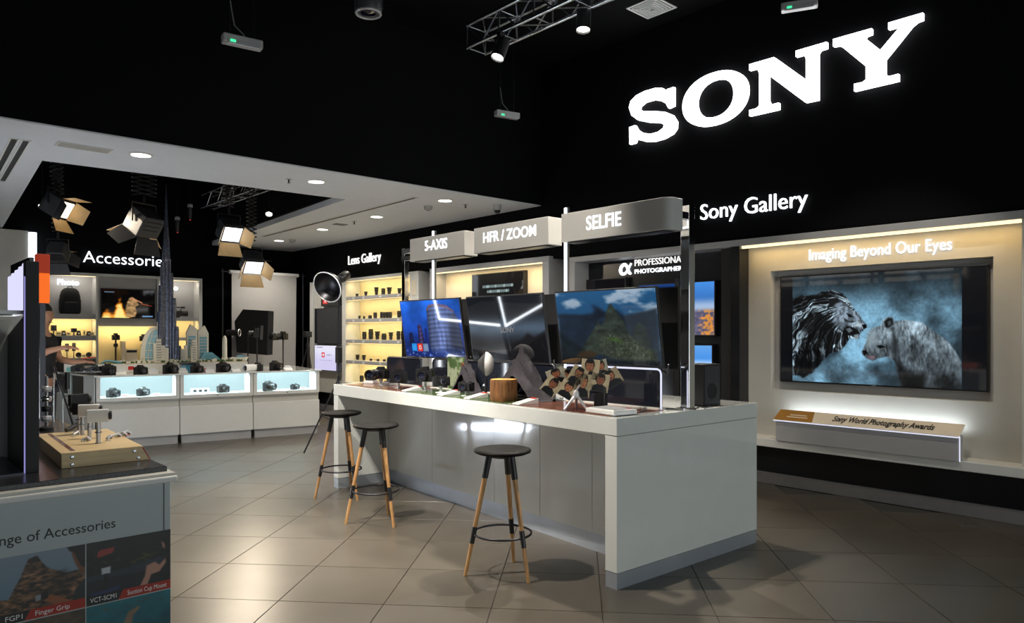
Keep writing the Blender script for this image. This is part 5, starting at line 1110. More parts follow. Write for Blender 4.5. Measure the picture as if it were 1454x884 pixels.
# coloured boxes on the table
p = ont(269, .42); t = thing('pool_box', 'small blue box with a dark brown rim on the display table', 'box', p, TRZ); MB().box(-.11, .11, -.06, .06, 0, .10).build('box', 'model_water', t, bevel=.003); MB().box(-.125, .125, -.07, .07, .10, .135).build('rim', 'dark_metal', t, bevel=.003)
p = ont(296, .38); t = thing('red_box', 'small red carton on the display table', 'box', p, TRZ); MB().box(-.055, .055, -.04, .04, 0, .045).build('carton', 'red_plastic', t, bevel=.002); MB().box(-.04, .04, -.042, -.04, .012, .032).build('label_print', 'paper_white', t)
# ------------------------------------------------------------------ city model
MZ = 1.075
MY = .95
x0, x1 = tl(168, .62), tl(352, .62)
ml = thing('city_model_base', 'raised white base with sand, greenery and little houses carrying the city model', 'scale model', TM @ Vector((0, 0, ZD)), TRZ)
MB().box(x0, x1, .62, 1.55, 0, MZ - ZD - .012).build('plinth', 'white_satin', ml, bevel=.004); MB().box(x0 + .01, x1 - .01, .63, 1.54, MZ - ZD - .012, MZ - ZD).build('ground', 'model_sand', ml)
MB().add([(x0 - .001 + .12, .618, .04), (x0 + .19, .618, .04), (x0 + .19, .618, .09), (x0 + .12, .618, .09)], [(0, 1, 2, 3)]).build('red_badge', 'red_plastic', ml)
gr = MB(); rr_ = random.Random(4)
for k in range(150):
    gx, gy = rr_.uniform(x0 + .03, x1 - .03), rr_.uniform(.64, .80); r_ = rr_.uniform(.008, .02); gr.ball((gx, gy, MZ - ZD + r_ * .6), r_, n=6, m=4)
tag(gr.build('tiny_trees', 'model_green', ml), kind='stuff')
gr = MB()
for k in range(90):
    gx, gy = rr_.uniform(x0 + .03, x1 - .03), rr_.uniform(.64, .9); w_ = rr_.uniform(.01, .025); gr.box(gx - w_, gx + w_, gy - w_, gy + w_, MZ - ZD, MZ - ZD + rr_.uniform(.015, .045))
tag(gr.build('tiny_houses', 'model_white', ml), kind='stuff')
def mpos(u, dy=MY): v_ = TM @ Vector((tl(u, dy), dy, MZ)); return v_
def zat(u, v, dy=MY):
    q = mpos(u, dy); Y = _s * q.x + _c * q.y; return CAMH + (HZ - v) / FPX * Y
# tallest tower: stepped bundle of slim tubes
q = mpos(236, 1.0); t = thing('tower_model', 'very tall slim dark blue stepped skyscraper model', 'scale model', q, TRZ); ztop = zat(236, 262, 1.0) - MZ
MB().lathe([(.075, 0), (.070, ztop * .40), (.060, ztop * .56), (.045, ztop * .66), (.026, ztop * .80), (.012, ztop * .92), (.004, ztop)], 14).build('core', 'model_tower', t, smooth=40)
for k in range(3):
    a = R(100) + k * 2 * math.pi / 3
    for j, (r_, hh) in enumerate([(.055, .62 - .06 * k), (.095, .50 - .07 * k), (.130, .36 - .08 * k), (.160, .19 - .05 * k)]):
        rr2 = .046; x, y = r_ * math.cos(a), r_ * math.sin(a); w_ = MB()
        w_.lathe([(rr2, 0), (rr2 * .95, ztop * hh * .9), (rr2 * .8, ztop * hh)], 10, T(x, y, 0)).build('wing', 'model_tower', t, smooth=40)
fins = MB()
for k in range(9):
    a = k * 2 * math.pi / 9; fins.tube((.074 * math.cos(a), .074 * math.sin(a), 0), (.058 * math.cos(a), .058 * math.sin(a), ztop * .58), .004, n=4)
fins.build('fins', 'model_tower_light', t)
for k in range(14): MB().lathe([(.077 - k * .0014, ztop * (.05 + k * .04)), (.077 - k * .0014, ztop * (.055 + k * .04))], 14, cap=False).build('band', 'model_tower_light', t)
# sail shaped tower
q = mpos(211, .85); t = thing('sail_model', 'white and blue sail shaped tower model', 'scale model', q, TRZ); h = zat(215, 463, .85) - MZ; w_ = .22
out = [(w_ / 2, 0)] + [(w_ / 2, h)] + [(w_ / 2 - w_ * math.sin(k * math.pi / 16) ** .9, h * math.cos(k * math.pi / 16) ** .8 if k < 8 else 0) for k in range(1, 9)]
inn = [(a + (w_ / 2 - a) * .28 + 0, b * .90 + .01) for a, b in out]
MB().prism(out, -.02, .0, 'xz').build('white_shell', 'model_white', t); MB().prism([(a, b) for a, b in inn], -.024, -.02, 'xz').build('blue_sail', 'model_glass', t)
for k in range(4): MB().box(w_ / 2 - w_ * (.9 - .17 * k), w_ / 2, -.030, -.024, h * (.12 + .2 * k), h * (.135 + .2 * k)).build('cross_beam', 'model_white', t)
sp_ = [(w_ * .5 - w_ * .55 * math.sin(k * math.pi / 16), -.028, h * .95 * math.cos(k * math.pi / 16)) for k in range(9)]; MB().path(sp_, .006, n=6).build('rib', 'model_white', t); MB().tube((w_ / 2, -.01, 0), (w_ / 2, -.01, h * 1.12), .006, n=6).build('mast', 'model_white', t)
def blockmodel(u, w_, vtop, nm, lab, m_, dy, steps):
    q = mpos(u, dy); t = thing(nm, lab, 'scale model', q, TRZ); h = zat(u, vtop, dy) - MZ
    for (xa, xb, hh) in steps: MB().box(xa * w_, xb * w_, -.05, .05, 0, h * hh).build('block', m_, t, bevel=.004)
    for k in range(8): MB().box(steps[0][0] * w_ + .004, steps[0][1] * w_ - .004, -.0515, -.05, h * steps[0][2] * (.08 + .11 * k), h * steps[0][2] * (.11 + .11 * k)).build('window_band', 'mid_grey', t)
blockmodel(228, .20, 481, 'stepped_block_model', 'cream stepped tower block model before the tallest tower', 'model_white', .80, [(-.30, .02, 1), (-.5, -.3, .82), (.02, .28, .72), (.28, .5, .6)])
blockmodel(261, .08, 490, 'stepped_block_model', 'slim cream block model beside the tallest tower', 'model_white', .85, [(-.5, .1, .8), (.1, .5, 1)])
blockmodel(275, .09, 482, 'stepped_block_model', 'slim cream block model before the blue glass towers', 'model_white', .82, [(-.3, .3, 1), (-.5, -.3, .7), (.3, .5, .7)])
for u, vt, lb in [(272, 460, 'blue glass tower model with a slanted crown, beside the tallest tower'), (288, 462, 'blue glass tower model with a slanted crown, beside the pale pyramid')]:
    q = mpos(u, 1.05); t = thing('glass_tower_model', lb, 'scale model', q, TRZ, 'pair of blue glass tower models'); h = zat(u, vt, 1.05) - MZ; s_ = 1 if u < 280 else -1
    MB().prism([(-.075, 0), (.075, 0), (.075, h * (.86 if s_ > 0 else .78)), (.02 * -s_, h), (-.075, h * (.78 if s_ > 0 else .86))], -.04, .04, 'xz').build('shell', 'model_white', t, bevel=.004); MB().box(-.05, .05, -.043, -.04, h * .1, h * .68).build('glazing', 'model_glass', t)
    for k in range(6): MB().box(-.05, .05, -.045, -.043, h * (.16 + .09 * k), h * (.17 + .09 * k)).build('floor_line', 'model_white', t)
q = mpos(296, .92); t = thing('pyramid_model', 'low pale blue glass pyramid model', 'scale model', q, TRZ); MB().add([(-.15, -.1, 0), (.19, -.1, 0), (.19, .1, 0), (-.15, .1, 0), (-.06, 0, .13), (.05, 0, .13)], [(0, 1, 5, 4), (1, 2, 5), (2, 3, 4, 5), (3, 0, 4), (3, 2, 1, 0)]).build('glass_roof', 'model_glass', t); MB().box(-.16, .20, -.11, .11, 0, .012).build('base', 'model_white', t)
q = mpos(319, .85); t = thing('obelisk_model', 'single cream round topped obelisk model', 'scale model', q, TRZ); h = zat(319, 476, .85) - MZ
MB().lathe([(.045, 0), (.045, h * .12), (.036, h * .14), (.034, h * .80), (.030, h * .90), (.018, h * .97), (.004, h)], 16).build('shaft', 'model_white', t, smooth=40); MB().torus(.036, .004, 18, 6, T(z=h * .5)).build('ring', 'model_white', t)
q = mpos(338, .80); t = thing('boat_model', 'low cream boat shaped model with a teal deck at the end of the city', 'scale model', q, TRZ); MB().prism([(-.13, .05), (-.10, .0), (.11, .0), (.15, .06), (.10, .045), (0, .05)], -.04, .04, 'xz').build('hull', 'model_white', t, bevel=.006); MB().box(-.02, .09, -.025, .025, .05, .085).build('deck', 'model_glass', t)
# bridge model at the near left of the city
q = ont(158, .62); t = thing('bridge_model', 'low teal model piece at the start of the city base', 'scale model', q, TRZ); MB().box(-.16, .16, -.05, .05, 0, .13).build('base', 'white_satin', t, bevel=.003); MB().path([(-.12, 0, .13), (-.06, 0, .17), (.02, 0, .16), (.12, 0, .14)], .018, n=8).build('arch', 'model_glass', t, smooth=60); MB().box(-.15, .15, -.045, .045, .13, .136).build('lawn', 'model_green', t)
# teal jug and black bag on the side wing
q = onside(99, .10); t = thing('clear_teal_case', 'clear case with teal insert on the table beside the person', 'case', q, TRZ); MB().box(-.07, .07, -.05, .05, 0, .13).build('case', 'clear_acrylic', t, bevel=.01); MB().box(-.04, .05, -.054, -.05, .01, .07).build('insert', 'teal_plastic', t)
q = onside(90, .14); t = thing('camera_bag', 'small black camera bag with carry strap on the table before the person', 'bag', q, TRZ); MB().box(-.10, .10, -.06, .06, 0, .14).build('bag', 'black_cloth', t, bevel=.02); MB().path([(-.05, 0, .13), (-.04, 0, .18), (.04, 0, .18), (.05, 0, .13)], .008, n=6).build('strap', 'dark_cloth', t)

# ================================================================== photo studio corner
bp = thing('paper_backdrop', 'white paper backdrop hanging from a roll in the dark corner', 'backdrop', (0, 0, 0)); a_ = P(329, 385.5, 'y', 13.2); b_ = P(421, 391, 'y', 13.2); bp.location = ((a_.x + b_.x) / 2, 13.2, 0)
hw = (b_.x - a_.x) / 2; zt = (a_.z + b_.z) / 2
vs = []; nn = 10
for k in range(nn + 1):
    s_ = k / nn; y = 0 if s_ < .75 else -(s_ - .75) / .25 * .25 * ((s_ - .75) / .25); z = zt - s_ * (zt - .0); z = max(z, .004 + (0))
    vs += [(-hw, y, z), (hw * (1 - .05 * s_), y, z)]
MB().add(vs, [(2 * k, 2 * k + 1, 2 * k + 3, 2 * k + 2) for k in range(nn)]).build('paper_sheet', 'backdrop_paper', bp, smooth=60)
MB().tube((-hw - .03, .03, zt), (hw + .05, .03, zt), .035, n=16).build('roll', 'paper_white', bp, smooth=50); MB().tube((-hw - .18, .03, zt), (hw + .2, .03, zt), .012, n=8).build('crossbar', 'dark_metal', bp)
for s_ in (-1, 1): MB().tube((s_ * (hw + .15), .03, 0), (s_ * (hw + .15), .03, zt + .05), .014, n=8).build('upright', 'dark_metal', bp)
def tripod_stand(name, label, cat, p, h, spread=.35, hub=.55, r=.011):
    t = thing(name, label, cat, (p[0], p[1], 0)); MB().tube((0, 0, hub * .35), (0, 0, h), r, n=8).build('column', 'dark_metal', t, smooth=50)
    for k in range(3):
        a = R(30) + k * 2 * math.pi / 3; MB().tube((0, 0, hub), (spread * math.cos(a), spread * math.sin(a), .008), r * .8, n=6).build('leg', 'dark_metal', t); MB().tube((0, 0, hub * .4), (spread * .5 * math.cos(a), spread * .5 * math.sin(a), hub * .5), r * .5, n=6).build('brace', 'dark_metal', t)
    MB().lathe([(r * 1.8, hub - .03), (r * 1.8, hub + .03)], 12).build('collar', 'black_plastic', t); return t
def placed(u, depth): d = D(u, 472, depth); return (d.x, d.y)
# softbox on stand
pp = placed(352, 12.9); t = tripod_stand('softbox_light', 'black softbox turned sideways in front of the paper backdrop', 'studio light', pp, 1.50)
def rel(u, v, dep): q = D(u, v, dep); return (q.x - pp[0], q.y - pp[1], q.z)
dd = 12.9
ol_ = [(333, 456), (345, 439), (381, 441), (379, 504), (336, 500)]
f_ = [rel(u, v, dd) for u, v in ol_]; nrm = Vector((_s, _c, 0)) * .30; back_ = [tuple(Vector(q) * 1 + nrm) for q in f_]
n = 5; MB().add(f_ + back_, [tuple(range(n)), tuple(range(n, 2 * n))[::-1]] + [(i, n + i, n + (i + 1) % n, (i + 1) % n) for i in range(n)]).build('fabric_box', 'black_cloth', t)
q0, q1 = rel(322, 472, dd - .1), rel(340, 472, dd - .1); MB().tube(q0, q1, .055, n=14).build('lamp_head', 'black_plastic', t, smooth=40); MB().torus(.062, .008, 20, 6, align(q1, Vector(q1) + (Vector(q1) - Vector(q0)))).build('speed_ring', 'silver_plastic', t)
MB().add([rel(370, 462, dd - .01), rel(374, 462, dd - .01), rel(373, 482, dd - .01), rel(369, 482, dd - .01)], [(0, 1, 2, 3)]).build('side_print', 'mid_grey', t)
# cameras on columns
for (u, v, dep, yaw, pr_s, lb) in [(365, 479, 12.5, 160, CAM_BIG, 'camera on a thin column in front of the softbox'), (402, 482, 12.3, 195, CAM_TELE, 'camera with long lens on a thin column before the backdrop')]:
    q = D(u, v, dep); t = tripod_stand('column_camera', lb, 'camera', (q.x, q.y), q.z, .28, .35, .012)
    c_ = thing('tmp', 'x', 'x'); bpy.data.objects.remove(c_)
    for pa in pr_s:
        o_ = inst(pa[0], pa[1], t, T(0, 0, q.z, rz=R(yaw), s=1.5))
        for sb in (pa[2] if len(pa) > 2 else []): inst(sb[0], sb[1], o_)
# black tripod
pp = placed(437, 12.6); t = tripod_stand('camera_tripod', 'black camera tripod in the dark corner beside the lens cabinet', 'tripod', pp, 1.42, .32, 1.28, .016); MB().box(-.06, .06, -.05, .05, 1.42, 1.52).build('head', 'black_plastic', t, bevel=.01); MB().lathe([(.04, 0), (.04, .08)], 14, T(0, 0, 1.47, rx=R(90), rz=R(-20))).build('lens', 'black_plastic', t, smooth=40)
# reflector light on stand next to the counter
pp = placed(481, 9.0); t = tripod_stand('reflector_light', 'tall black stand with a round dish reflector lamp behind the counter', 'studio light', pp, 2.14, .42, .93, .012)
c0 = Vector(rel(478, 399, 9.0)); c1 = Vector(rel(462, 409, 8.80)); dr = (c1 - c0).normalized(); M = align(c0, c0 + dr)
MB().lathe([(.055, -.10), (.055, .02), (.09, .05), (.15, .10), (.185, .16), (.195, .20), (.188, .20), (.145, .10), (.08, .06), (0, .055)], 30, M, cap=False).build('dish', 'black_plastic', t, smooth=40)
MB().lathe([(.186, .198), (.180, .185), (.143, .108), (.085, .068), (0, .064)], 30, M, cap=False).build('inner_reflector', 'dark_metal', t, smooth=60); MB().torus(.195, .008, 36, 6, M @ T(z=.20)).build('rim', 'reflector_silver', t, smooth=60)
MB().lathe([(.05, -.24), (.06, -.22), (.06, -.10)], 18, M).build('lamp_body', 'black_plastic', t, smooth=40); MB().box(-.03, .03, -.03, .03, 2.08, 2.20).build('bracket', 'dark_metal', t, bevel=.005)
MB().box(-.035, .035, -.03, .03, 1.12, 1.32).build('control_box', 'black_plastic', t, bevel=.006)
# studio lights hanging in the ceiling opening
HB = 4.3
def pantograph(t, ztop_, z0, w_, y=0, x=0):
    n = max(4, int((ztop_ - z0) / .055)); m_ = MB(); st = (ztop_ - z0) / n
    for k in range(n):
        za, zb = z0 + k * st, z0 + (k + 1) * st
        for dy in (-.02, .02): m_.tube((x - w_, y + dy, za), (x + w_, y + dy, zb), .006, n=5); m_.tube((x + w_, y - dy, za), (x - w_, y - dy, zb), .006, n=5)
        m_.tube((x - w_, y - .03, zb), (x - w_, y + .03, zb), .009, n=6); m_.tube((x + w_, y - .03, zb), (x + w_, y + .03, zb), .009, n=6)
    m_.build('pantograph', 'dark_metal', t)
def studio_light(u, v, dep, aim, s, lit, label, doors=(50, 50, 40, 40), roof=3.95, en=0, panto=.06):
    """fresnel lamp with barn doors; aim = unit-ish direction of the beam in room coordinates"""
    roof = 4.3; p = D(u, v, dep); t = thing('studio_light', label, 'studio light', p, group='fresnel lamps with barn doors in the ceiling opening')
    d = Vector(aim).normalized(); M = Matrix.Translation((0, 0, 0)) @ d.to_track_quat('Z', 'Y').to_matrix().to_4x4(); w_ = .17 * s; L = .15 * s
    MB().prism([(-w_ * .8, -L), (w_ * .8, -L), (w_, -L * .5), (w_, L), (-w_, L), (-w_, -L * .5)], -w_ * .9, w_ * .9, 'xz', M).build('housing', 'lamp_grey', t, bevel=.012)
    for k in range(3): MB().box(-w_ * .7, w_ * .7, -w_ * .95, w_ * .95, -L * (.6 - .4 * k), -L * (.5 - .4 * k), M).build('cooling_fin', 'dark_metal', t)
    MB().prism([(-w_ * .85, -w_ * .75), (w_ * .85, -w_ * .75), (w_ * .85, w_ * .75), (-w_ * .85, w_ * .75)], L, L + .006, 'xy', M).build('lens', lit, t); MB().box(-w_ * .92, w_ * .92, w_ * .76, w_ * .84, L, L + .012, M).build('lens_clip', 'dark_metal', t)
    for k, an in enumerate(doors):
        Mk = M @ Matrix.Rotation(k * math.pi / 2, 4, 'Z') @ Matrix.Translation((0, w_ * .98, L)) @ Matrix.Rotation(-R(an), 4, 'X')
        dl = w_ * 1.35; b0, b1 = w_ * .95, w_ * (1.25 if k % 2 == 0 else .75)
        bd_ = MB(); bd_.add([(-b0, 0, 0), (b0, 0, 0), (b1, 0, dl), (-b1, 0, dl), (-b0, .004, 0), (b0, .004, 0), (b1, .004, dl), (-b1, .004, dl)], [(0, 1, 2, 3), (7, 6, 5, 4), (0, 4, 5, 1), (1, 5, 6, 2), (2, 6, 7, 3), (3, 7, 4, 0)], Mk); bd_.mi = [0, 1, 1, 1, 1, 1]; bd_.build('barn_door', ['barn_door', 'lamp_grey'], t)
    ax = d.cross(Vector((0, 0, 1))).normalized(); a0 = ax * (w_ * 1.12)
    MB().path([tuple(-a0), tuple(-a0 + Vector((0, 0, w_ * 1.5))), tuple(a0 + Vector((0, 0, w_ * 1.5))), tuple(a0)], .010, n=6).build('yoke', 'aluminium' if s > 1.1 else 'dark_metal', t)
    z0 = w_ * 1.5; MB().tube((0, 0, z0), (0, 0, z0 + .10), .016, n=8).build('spigot', 'dark_metal', t); pantograph(t, roof - p.z, z0 + .10, panto)
    if en: lamp('studio_lamp', 'SPOT', p + d * (L + .05), en, (1, .86, .66), target=p + d * 3, spot_size=R(75), spot_blend=.6, shadow_soft_size=.06)
    return t
studio_light(80, 291, 9.0, (.55, -.55, -.45), .80, 'glow_studio', 'lit studio lamp with doors tinted lamplit amber under the left ceiling truss', (30, 30, 35, 35), 4.1, 90)
studio_light(82, 358, 9.4, (.35, .65, -.55), .66, 'glow_studio', 'studio lamp turned away hanging on a long scissor arm', (40, 40, 40, 40), 3.2)
studio_light(205, 316, 9.2, (-.25, .50, -.80), .95, 'glow_studio', 'largest studio lamp in a wide yoke before the Accessories lettering', (35, 50, 35, 50), 3.6, 60, .14)
studio_light(325, 326, 9.6, (.05, -.75, -.55), .80, 'glow_studio_white', 'studio lamp with a glaring white lens and a door tinted lamplit amber', (25, 30, 45, 30), 3.8, 90)
studio_light(357, 372, 10.2, (-.05, -.70, -.65), .80, 'glow_studio_white', 'lit studio lamp hanging low in front of the paper backdrop', (35, 30, 35, 30), 3.9, 80)
# trusses in the opening
truss('studio_truss', 'aluminium truss at the left edge of the ceiling opening', 1.56, 1.78, 8.7, 12.2, 3.78, 4.0, hang=True, r=.016)
truss('studio_truss', 'aluminium truss above the lamps near the right edge of the ceiling opening', 4.36, 4.56, 8.8, 12.6, 3.62, 3.84, hang=True, r=.014)
MB().tube((1.8, 9.6, 4.1), (4.5, 9.6, 4.1), .024, n=10).build('lamp_rail', 'dark_metal'); tag(bpy.data.objects['lamp_rail'], 'dark steel rail across the ceiling opening', 'rail')
for k, (u, v, dep, lb) in enumerate([(60, 292, 9.8, 'small lit spotlight beside the left studio lamp'), (382, 303, 10.0, 'small lit spotlight at the right side of the ceiling opening'), (484, 285, 9.2, 'small lit spotlight at the corner of the ceiling opening')]):
    if k == 2: continue
    q = D(u, v, dep); t = thing('small_spotlight', lb, 'spotlight', q, group='small spotlights in the ceiling opening'); dq = Vector((-.3, -.55, -.78)).normalized(); M = align((0, 0, 0), dq)
    MB().lathe([(.035, -.13), (.045, -.12), (.05, .02), (.045, .02), (.042, .0)], 18, M).build('housing', 'black_plastic', t, smooth=40); MB().lathe([(0, .006), (.043, .004)], 18, M, cap=False).build('lens', 'glow_spot', t); MB().tube((0, 0, .05), (0, 0, 4.2 - q.z), .008, n=6).build('stem', 'dark_metal', t)
for k, (u, v, lb) in enumerate([(252, 318, 'tiny hanging microphone with white collar left of the bright lamp'), (270, 300, 'tiny hanging microphone with white collar deeper in the opening')]):
    q = D(u, v, 10.5); t = thing('hanging_sensor', lb, 'sensor', q); MB().lathe([(.012, -.12), (.02, -.10), (.025, .02), (.025, .06)], 12).build('body', 'dark_grey', t, smooth=40); MB().lathe([(.036, .06), (.036, .10), (.01, .11)], 12).build('collar', 'silver_plastic', t); MB().ball((0, 0, -.12), .012, n=8, m=6).build('indicator', 'glow_red', t); MB().tube((0, 0, .1), (0, 0, 4.3 - q.z), .003, n=5).build('wire', 'dark_metal', t)
MB().box(1.2, 5.2, 8.0, FY, 4.3, 4.36).build('trim_6', 'black_wall'); struct(bpy.data.objects['trim_6'])
# ================================================================== near left display counter
LY, LX1 = 3.06, .955
lcn = thing('accessory_counter', 'white display counter with a printed accessories poster on its front', 'counter', (LX1, LY, 0))
def LB(x0, x1, y0, y1, z0, z1, nm, m_, bevel=0): return MB().box(x0 - LX1, x1 - LX1, y0 - LY, y1 - LY, z0, z1).build(nm, m_, lcn, bevel=bevel)
LB(-1.6, .945, 3.075, 5.4, .06, .90, 'body', 'poster_grey', .003); LB(-1.6, .965, 3.045, 5.42, .90, .925, 'top_moulding', 'white_satin', .006); LB(-1.6, .958, 3.055, 5.41, .925, .937, 'top_board', 'pale_panel', .002)
LB(-1.6, .93, 3.09, 5.38, 0, .06, 'kick', 'steel_kick')
LB(-1.6, .940, 3.10, 5.38, .937, .957, 'granite_slab', 'granite', .002)
YP = 3.0748
def px_(u, v): q = P(u, v, 'y', YP); return q.x, q.z
ztop = (px_(246, 753)[1] + px_(60, 779)[1]) / 2; zr1 = px_(246, 833)[1]; xs_ = px_(121, 800)[0]; xr = .944
hrow = ztop - zr1
def frame_pic(fn, x0, x1, z0, z1, nm): return picture(nm, lcn, (x0 - LX1, YP - LY - .0008, z0), (1, 0, 0), (0, 0, 1), x1 - x0, z1 - z0, 230, 160, fn, 'print_picture')
def temple(u, v):
    c = np.stack([.40 + .12 * v, .52 + .06 * v, .62 + .02 * v], -1); n = fbm(u * 16, v * 30, 111, 5); n2 = fbm(u * 5, v * 5, 112, 4)
    n = np.clip((n - .5) * 2.2 + .5, 0, 1); st = np.stack([.10 + .62 * n, .07 + .46 * n, .05 + .34 * n], -1) * ((.5 + .7 * n2) * (.90 + .10 * np.sin(v * 70 + 6 * n2)))[..., None]
    sh = [(.0, 0), (.0, .50), (.07, .55), (.12, .38), (.20, .36), (.26, .52), (.32, .66), (.36, .80), (.40, .92), (.49, .95), (.53, .85), (.58, .76), (.64, .70), (.72, .66), (.80, .60), (.9, .62), (1, .6), (1, 0)]
    m = pmask(u, v, sh, .012); c = c * (1 - m[..., None]) + st * m[..., None]
    c = mixc(c, (.10, .07, .06), pmask(u, v, [(.66, .60), (.78, .66), (.86, .50), (.8, .3), (.68, .35)], .06) * .5)
    c = mixc(c, (.10, .13, .13), pmask(u, v, [(.84, .0), (.86, .18), (.90, .32), (1, .46), (1, 0)], .015)); c = mixc(c, (.45, .25, .15), pmask(u, v, [(.84, 1), (.86, .84), (.90, .70), (.94, .60), (1, .55), (1, 1)], .015)); c = mixc(c, (.06, .04, .04), pmask(u, v, [(.80, 1), (.83, .93), (.88, .90), (.93, .74), (.96, .66), (1, .64), (1, 1)], .012))
    c = mixc(c, (.58, .34, .22), pmask(u, v, [(.55, .24), (.62, .32), (.72, .26), (.86, .15), (.90, .12), (.90, .04), (.78, .10), (.64, .18)], .015)); c = mixc(c, (.55, .58, .62), pmask(u, v, [(.47, .34), (.53, .35), (.53, .27), (.47, .26)], .008)); c = mixc(c, (.04, .04, .045), pmask(u, v, [(.53, .36), (.60, .38), (.60, .27), (.53, .26)], .008))
    return c * .95
def carpic(u, v):
    n = fbm(u * 6, v * 6, 121, 4); c = np.stack([.03 + .05 * n, .035 + .05 * n, .04 + .05 * n], -1); c = mixc(c, (.22, .24, .06), sst(.5, .75, fbm(u * 9, v * 14, 122, 3)) * sst(.12, .03, np.abs(v - .58 - .06 * u)) * .9)
    c = mixc(c, (.13, .15, .19), pmask(u, v, [(0, .22), (0, .46), (.5, .50), (.86, .58), (.95, .5), (.6, .36), (.3, .30)], .02)); c = mixc(c, (.035, .045, .09), pmask(u, v, [(0, .02), (0, .36), (.4, .40), (.66, .36), (.6, .06)], .02))
    c = mixc(c, (.10, .16, .30), pmask(u, v, [(.04, .10), (.38, .17), (.38, .23), (.04, .18)], .02)); c = mixc(c, (.5, .2, .18), pmask(u, v, [(.09, .80), (.16, .86), (.32, .87), (.30, .78), (.13, .74)], .012)); c = mixc(c, (.12, .10, .10), pmask(u, v, [(.07, .82), (.09, .88), (.13, .88), (.12, .74), (.08, .74)], .01))
    c = mixc(c, (.62, .64, .66), pmask(u, v, [(.165, .56), (.275, .57), (.27, .46), (.17, .46)], .012)); c = mixc(c, (.02, .02, .02), pmask(u, v, [(.20, .46), (.24, .46), (.25, .28), (.19, .28)], .012))
    c = mixc(c, (.62, .46, .40), pmask(u, v, [(.60, .10), (.68, .30), (.70, .46), (.80, .50), (.86, .44), (.93, .52), (.955, .66), (.90, .72), (.885, .82), (.925, .78), (.965, .62), (.95, .46), (.86, .32), (.76, .30), (.70, .10)], .015)); c = mixc(c, (.02, .02, .025), pmask(u, v, [(.92, 1), (.94, .5), (.97, .2), (1, .1), (1, 1)], .02))
    return c * 1.15
def swim(u, v):
    c = np.stack([.03 + .12 * v, .24 + .26 * v, .30 + .26 * v], -1) * (.8 + .4 * fbm(u * 5, v * 5, 131, 4))[..., None]; c = mixc(c, (.45, .34, .28), sst(.55, .75, fbm(u * 10, v * 22, 132, 3)) * sst(.80, .95, v) * .7)
    return mixc(c, (.60, .50, .42), pmask(u, v, [(.38, .2), (.42, .60), (.48, .78), (.60, .84), (.62, .80), (.54, .70), (.50, .4), (.46, .1)], .015)) * .85
def ground(u, v): n = fbm(u * 10, v * 6, 141, 5); return np.stack([.18 + .2 * n, .15 + .16 * n, .12 + .12 * n], -1)
wcol = xr - xs_ - .004
frame_pic(carpic, xs_ + .004, xr, zr1, ztop, 'poster_photo'); frame_pic(temple, xs_ - wcol, xs_, zr1, ztop, 'poster_photo'); frame_pic(swim, xs_ + .004, xr, zr1 - hrow, zr1 - .004, 'poster_photo'); frame_pic(ground, xs_ - wcol, xs_, zr1 - hrow, zr1 - .004, 'poster_photo')
def caption(xa, t1, t2, x1=.04, w1=.30):
    yq = YP - LY - .0013; h = hrow * .15; z0 = zr1
    def qd(pts, nm, m_, off=0): return MB().add([(a - LX1, yq - off, b) for a, b in pts], [tuple(range(len(pts)))]).build(nm, m_, lcn)
    qd([(xa, z0), (xa + wcol * .36, z0), (xa + wcol * .42, z0 + h), (xa, z0 + h)], 'caption_bar', 'print_black'); qd([(xa + wcol * .36, z0), (xa + wcol, z0), (xa + wcol, z0 + h), (xa + wcol * .42, z0 + h)], 'caption_bar', 'print_red')
    text_obj('caption_text', t1, 'print_white', lcn, (xa + wcol * x1 - LX1, yq - .0002, z0 + h * .28), (1, 0, 0), (0, 0, 1), width=wcol * w1, height=h * .5, depth=.0008); text_obj('caption_text', t2, 'print_white', lcn, (xa + wcol * .47 - LX1, yq - .0002, z0 + h * .28), (1, 0, 0), (0, 0, 1), width=wcol * (.48 if len(t2) > 12 else .36), height=h * .5, depth=.0008)
caption(xs_ + .004, 'VCT-SCM1', 'Suction Cup Mount'); caption(xs_ - wcol, 'FGP1', 'Finger Grip', .17, .17)
xa = px_(164, 749)[0]; x_A = px_(67, 763)[0]; zb_ = (px_(164, 749)[1] + px_(67, 763)[1]) / 2
t_ = text_obj('poster_title', 'Range of Accessories', 'print_black', lcn, (0, YP - LY - .0002, zb_), (1, 0, 0), (0, 0, 1), width=(xa - x_A) * 1.86, height=(px_(67, 748)[1] - px_(67, 763)[1]) * .95, depth=.0008, bold=.004)
t_.location.x = xa - (xa - x_A) * 1.86 - LX1
MB().box(.918 - LX1, .921 - LX1, YP - LY - .004, YP - LY + .001, ztop, .90).build('panel_seam', 'mid_grey', lcn)

# ------------------------------------------------------------------ wooden rig with action cameras
ZG = .957
q0, q1 = P(87, 665, 'z', ZG), P(212, 652, 'z', ZG); wl = q1.x - q0.x
rg = thing('wooden_rig_box', 'pale wooden box with a long slot and red end stop on the granite top', 'wooden box', (q0.x, (q0.y + q1.y) / 2, ZG + .001), math.atan2(q1.y - q0.y, q1.x - q0.x))
hb = .062; dpth = .70
MB().prism([(0, 0), (wl, 0), (wl - .03, hb - .008), (0, hb - .008)], 0, dpth, 'xz').build('body', 'ply_wood', rg)
MB().prism([(-.004, -.004), (wl - .028, -.004), (wl - .028, dpth + .004), (-.004, dpth + .004)], hb - .008, hb).build('top_board', 'ply_wood', rg, bevel=.002)
MB().box(.035, .052, .03, dpth - .03, hb, hb + .0008).build('slot', 'mat_copper', rg)
MB().prism([(wl + .001, 0), (wl + .004, 0), (wl - .026, hb - .006), (wl - .029, hb - .006)], -.002, dpth * .7, 'xz').build('red_end_stop', 'red_plastic', rg)
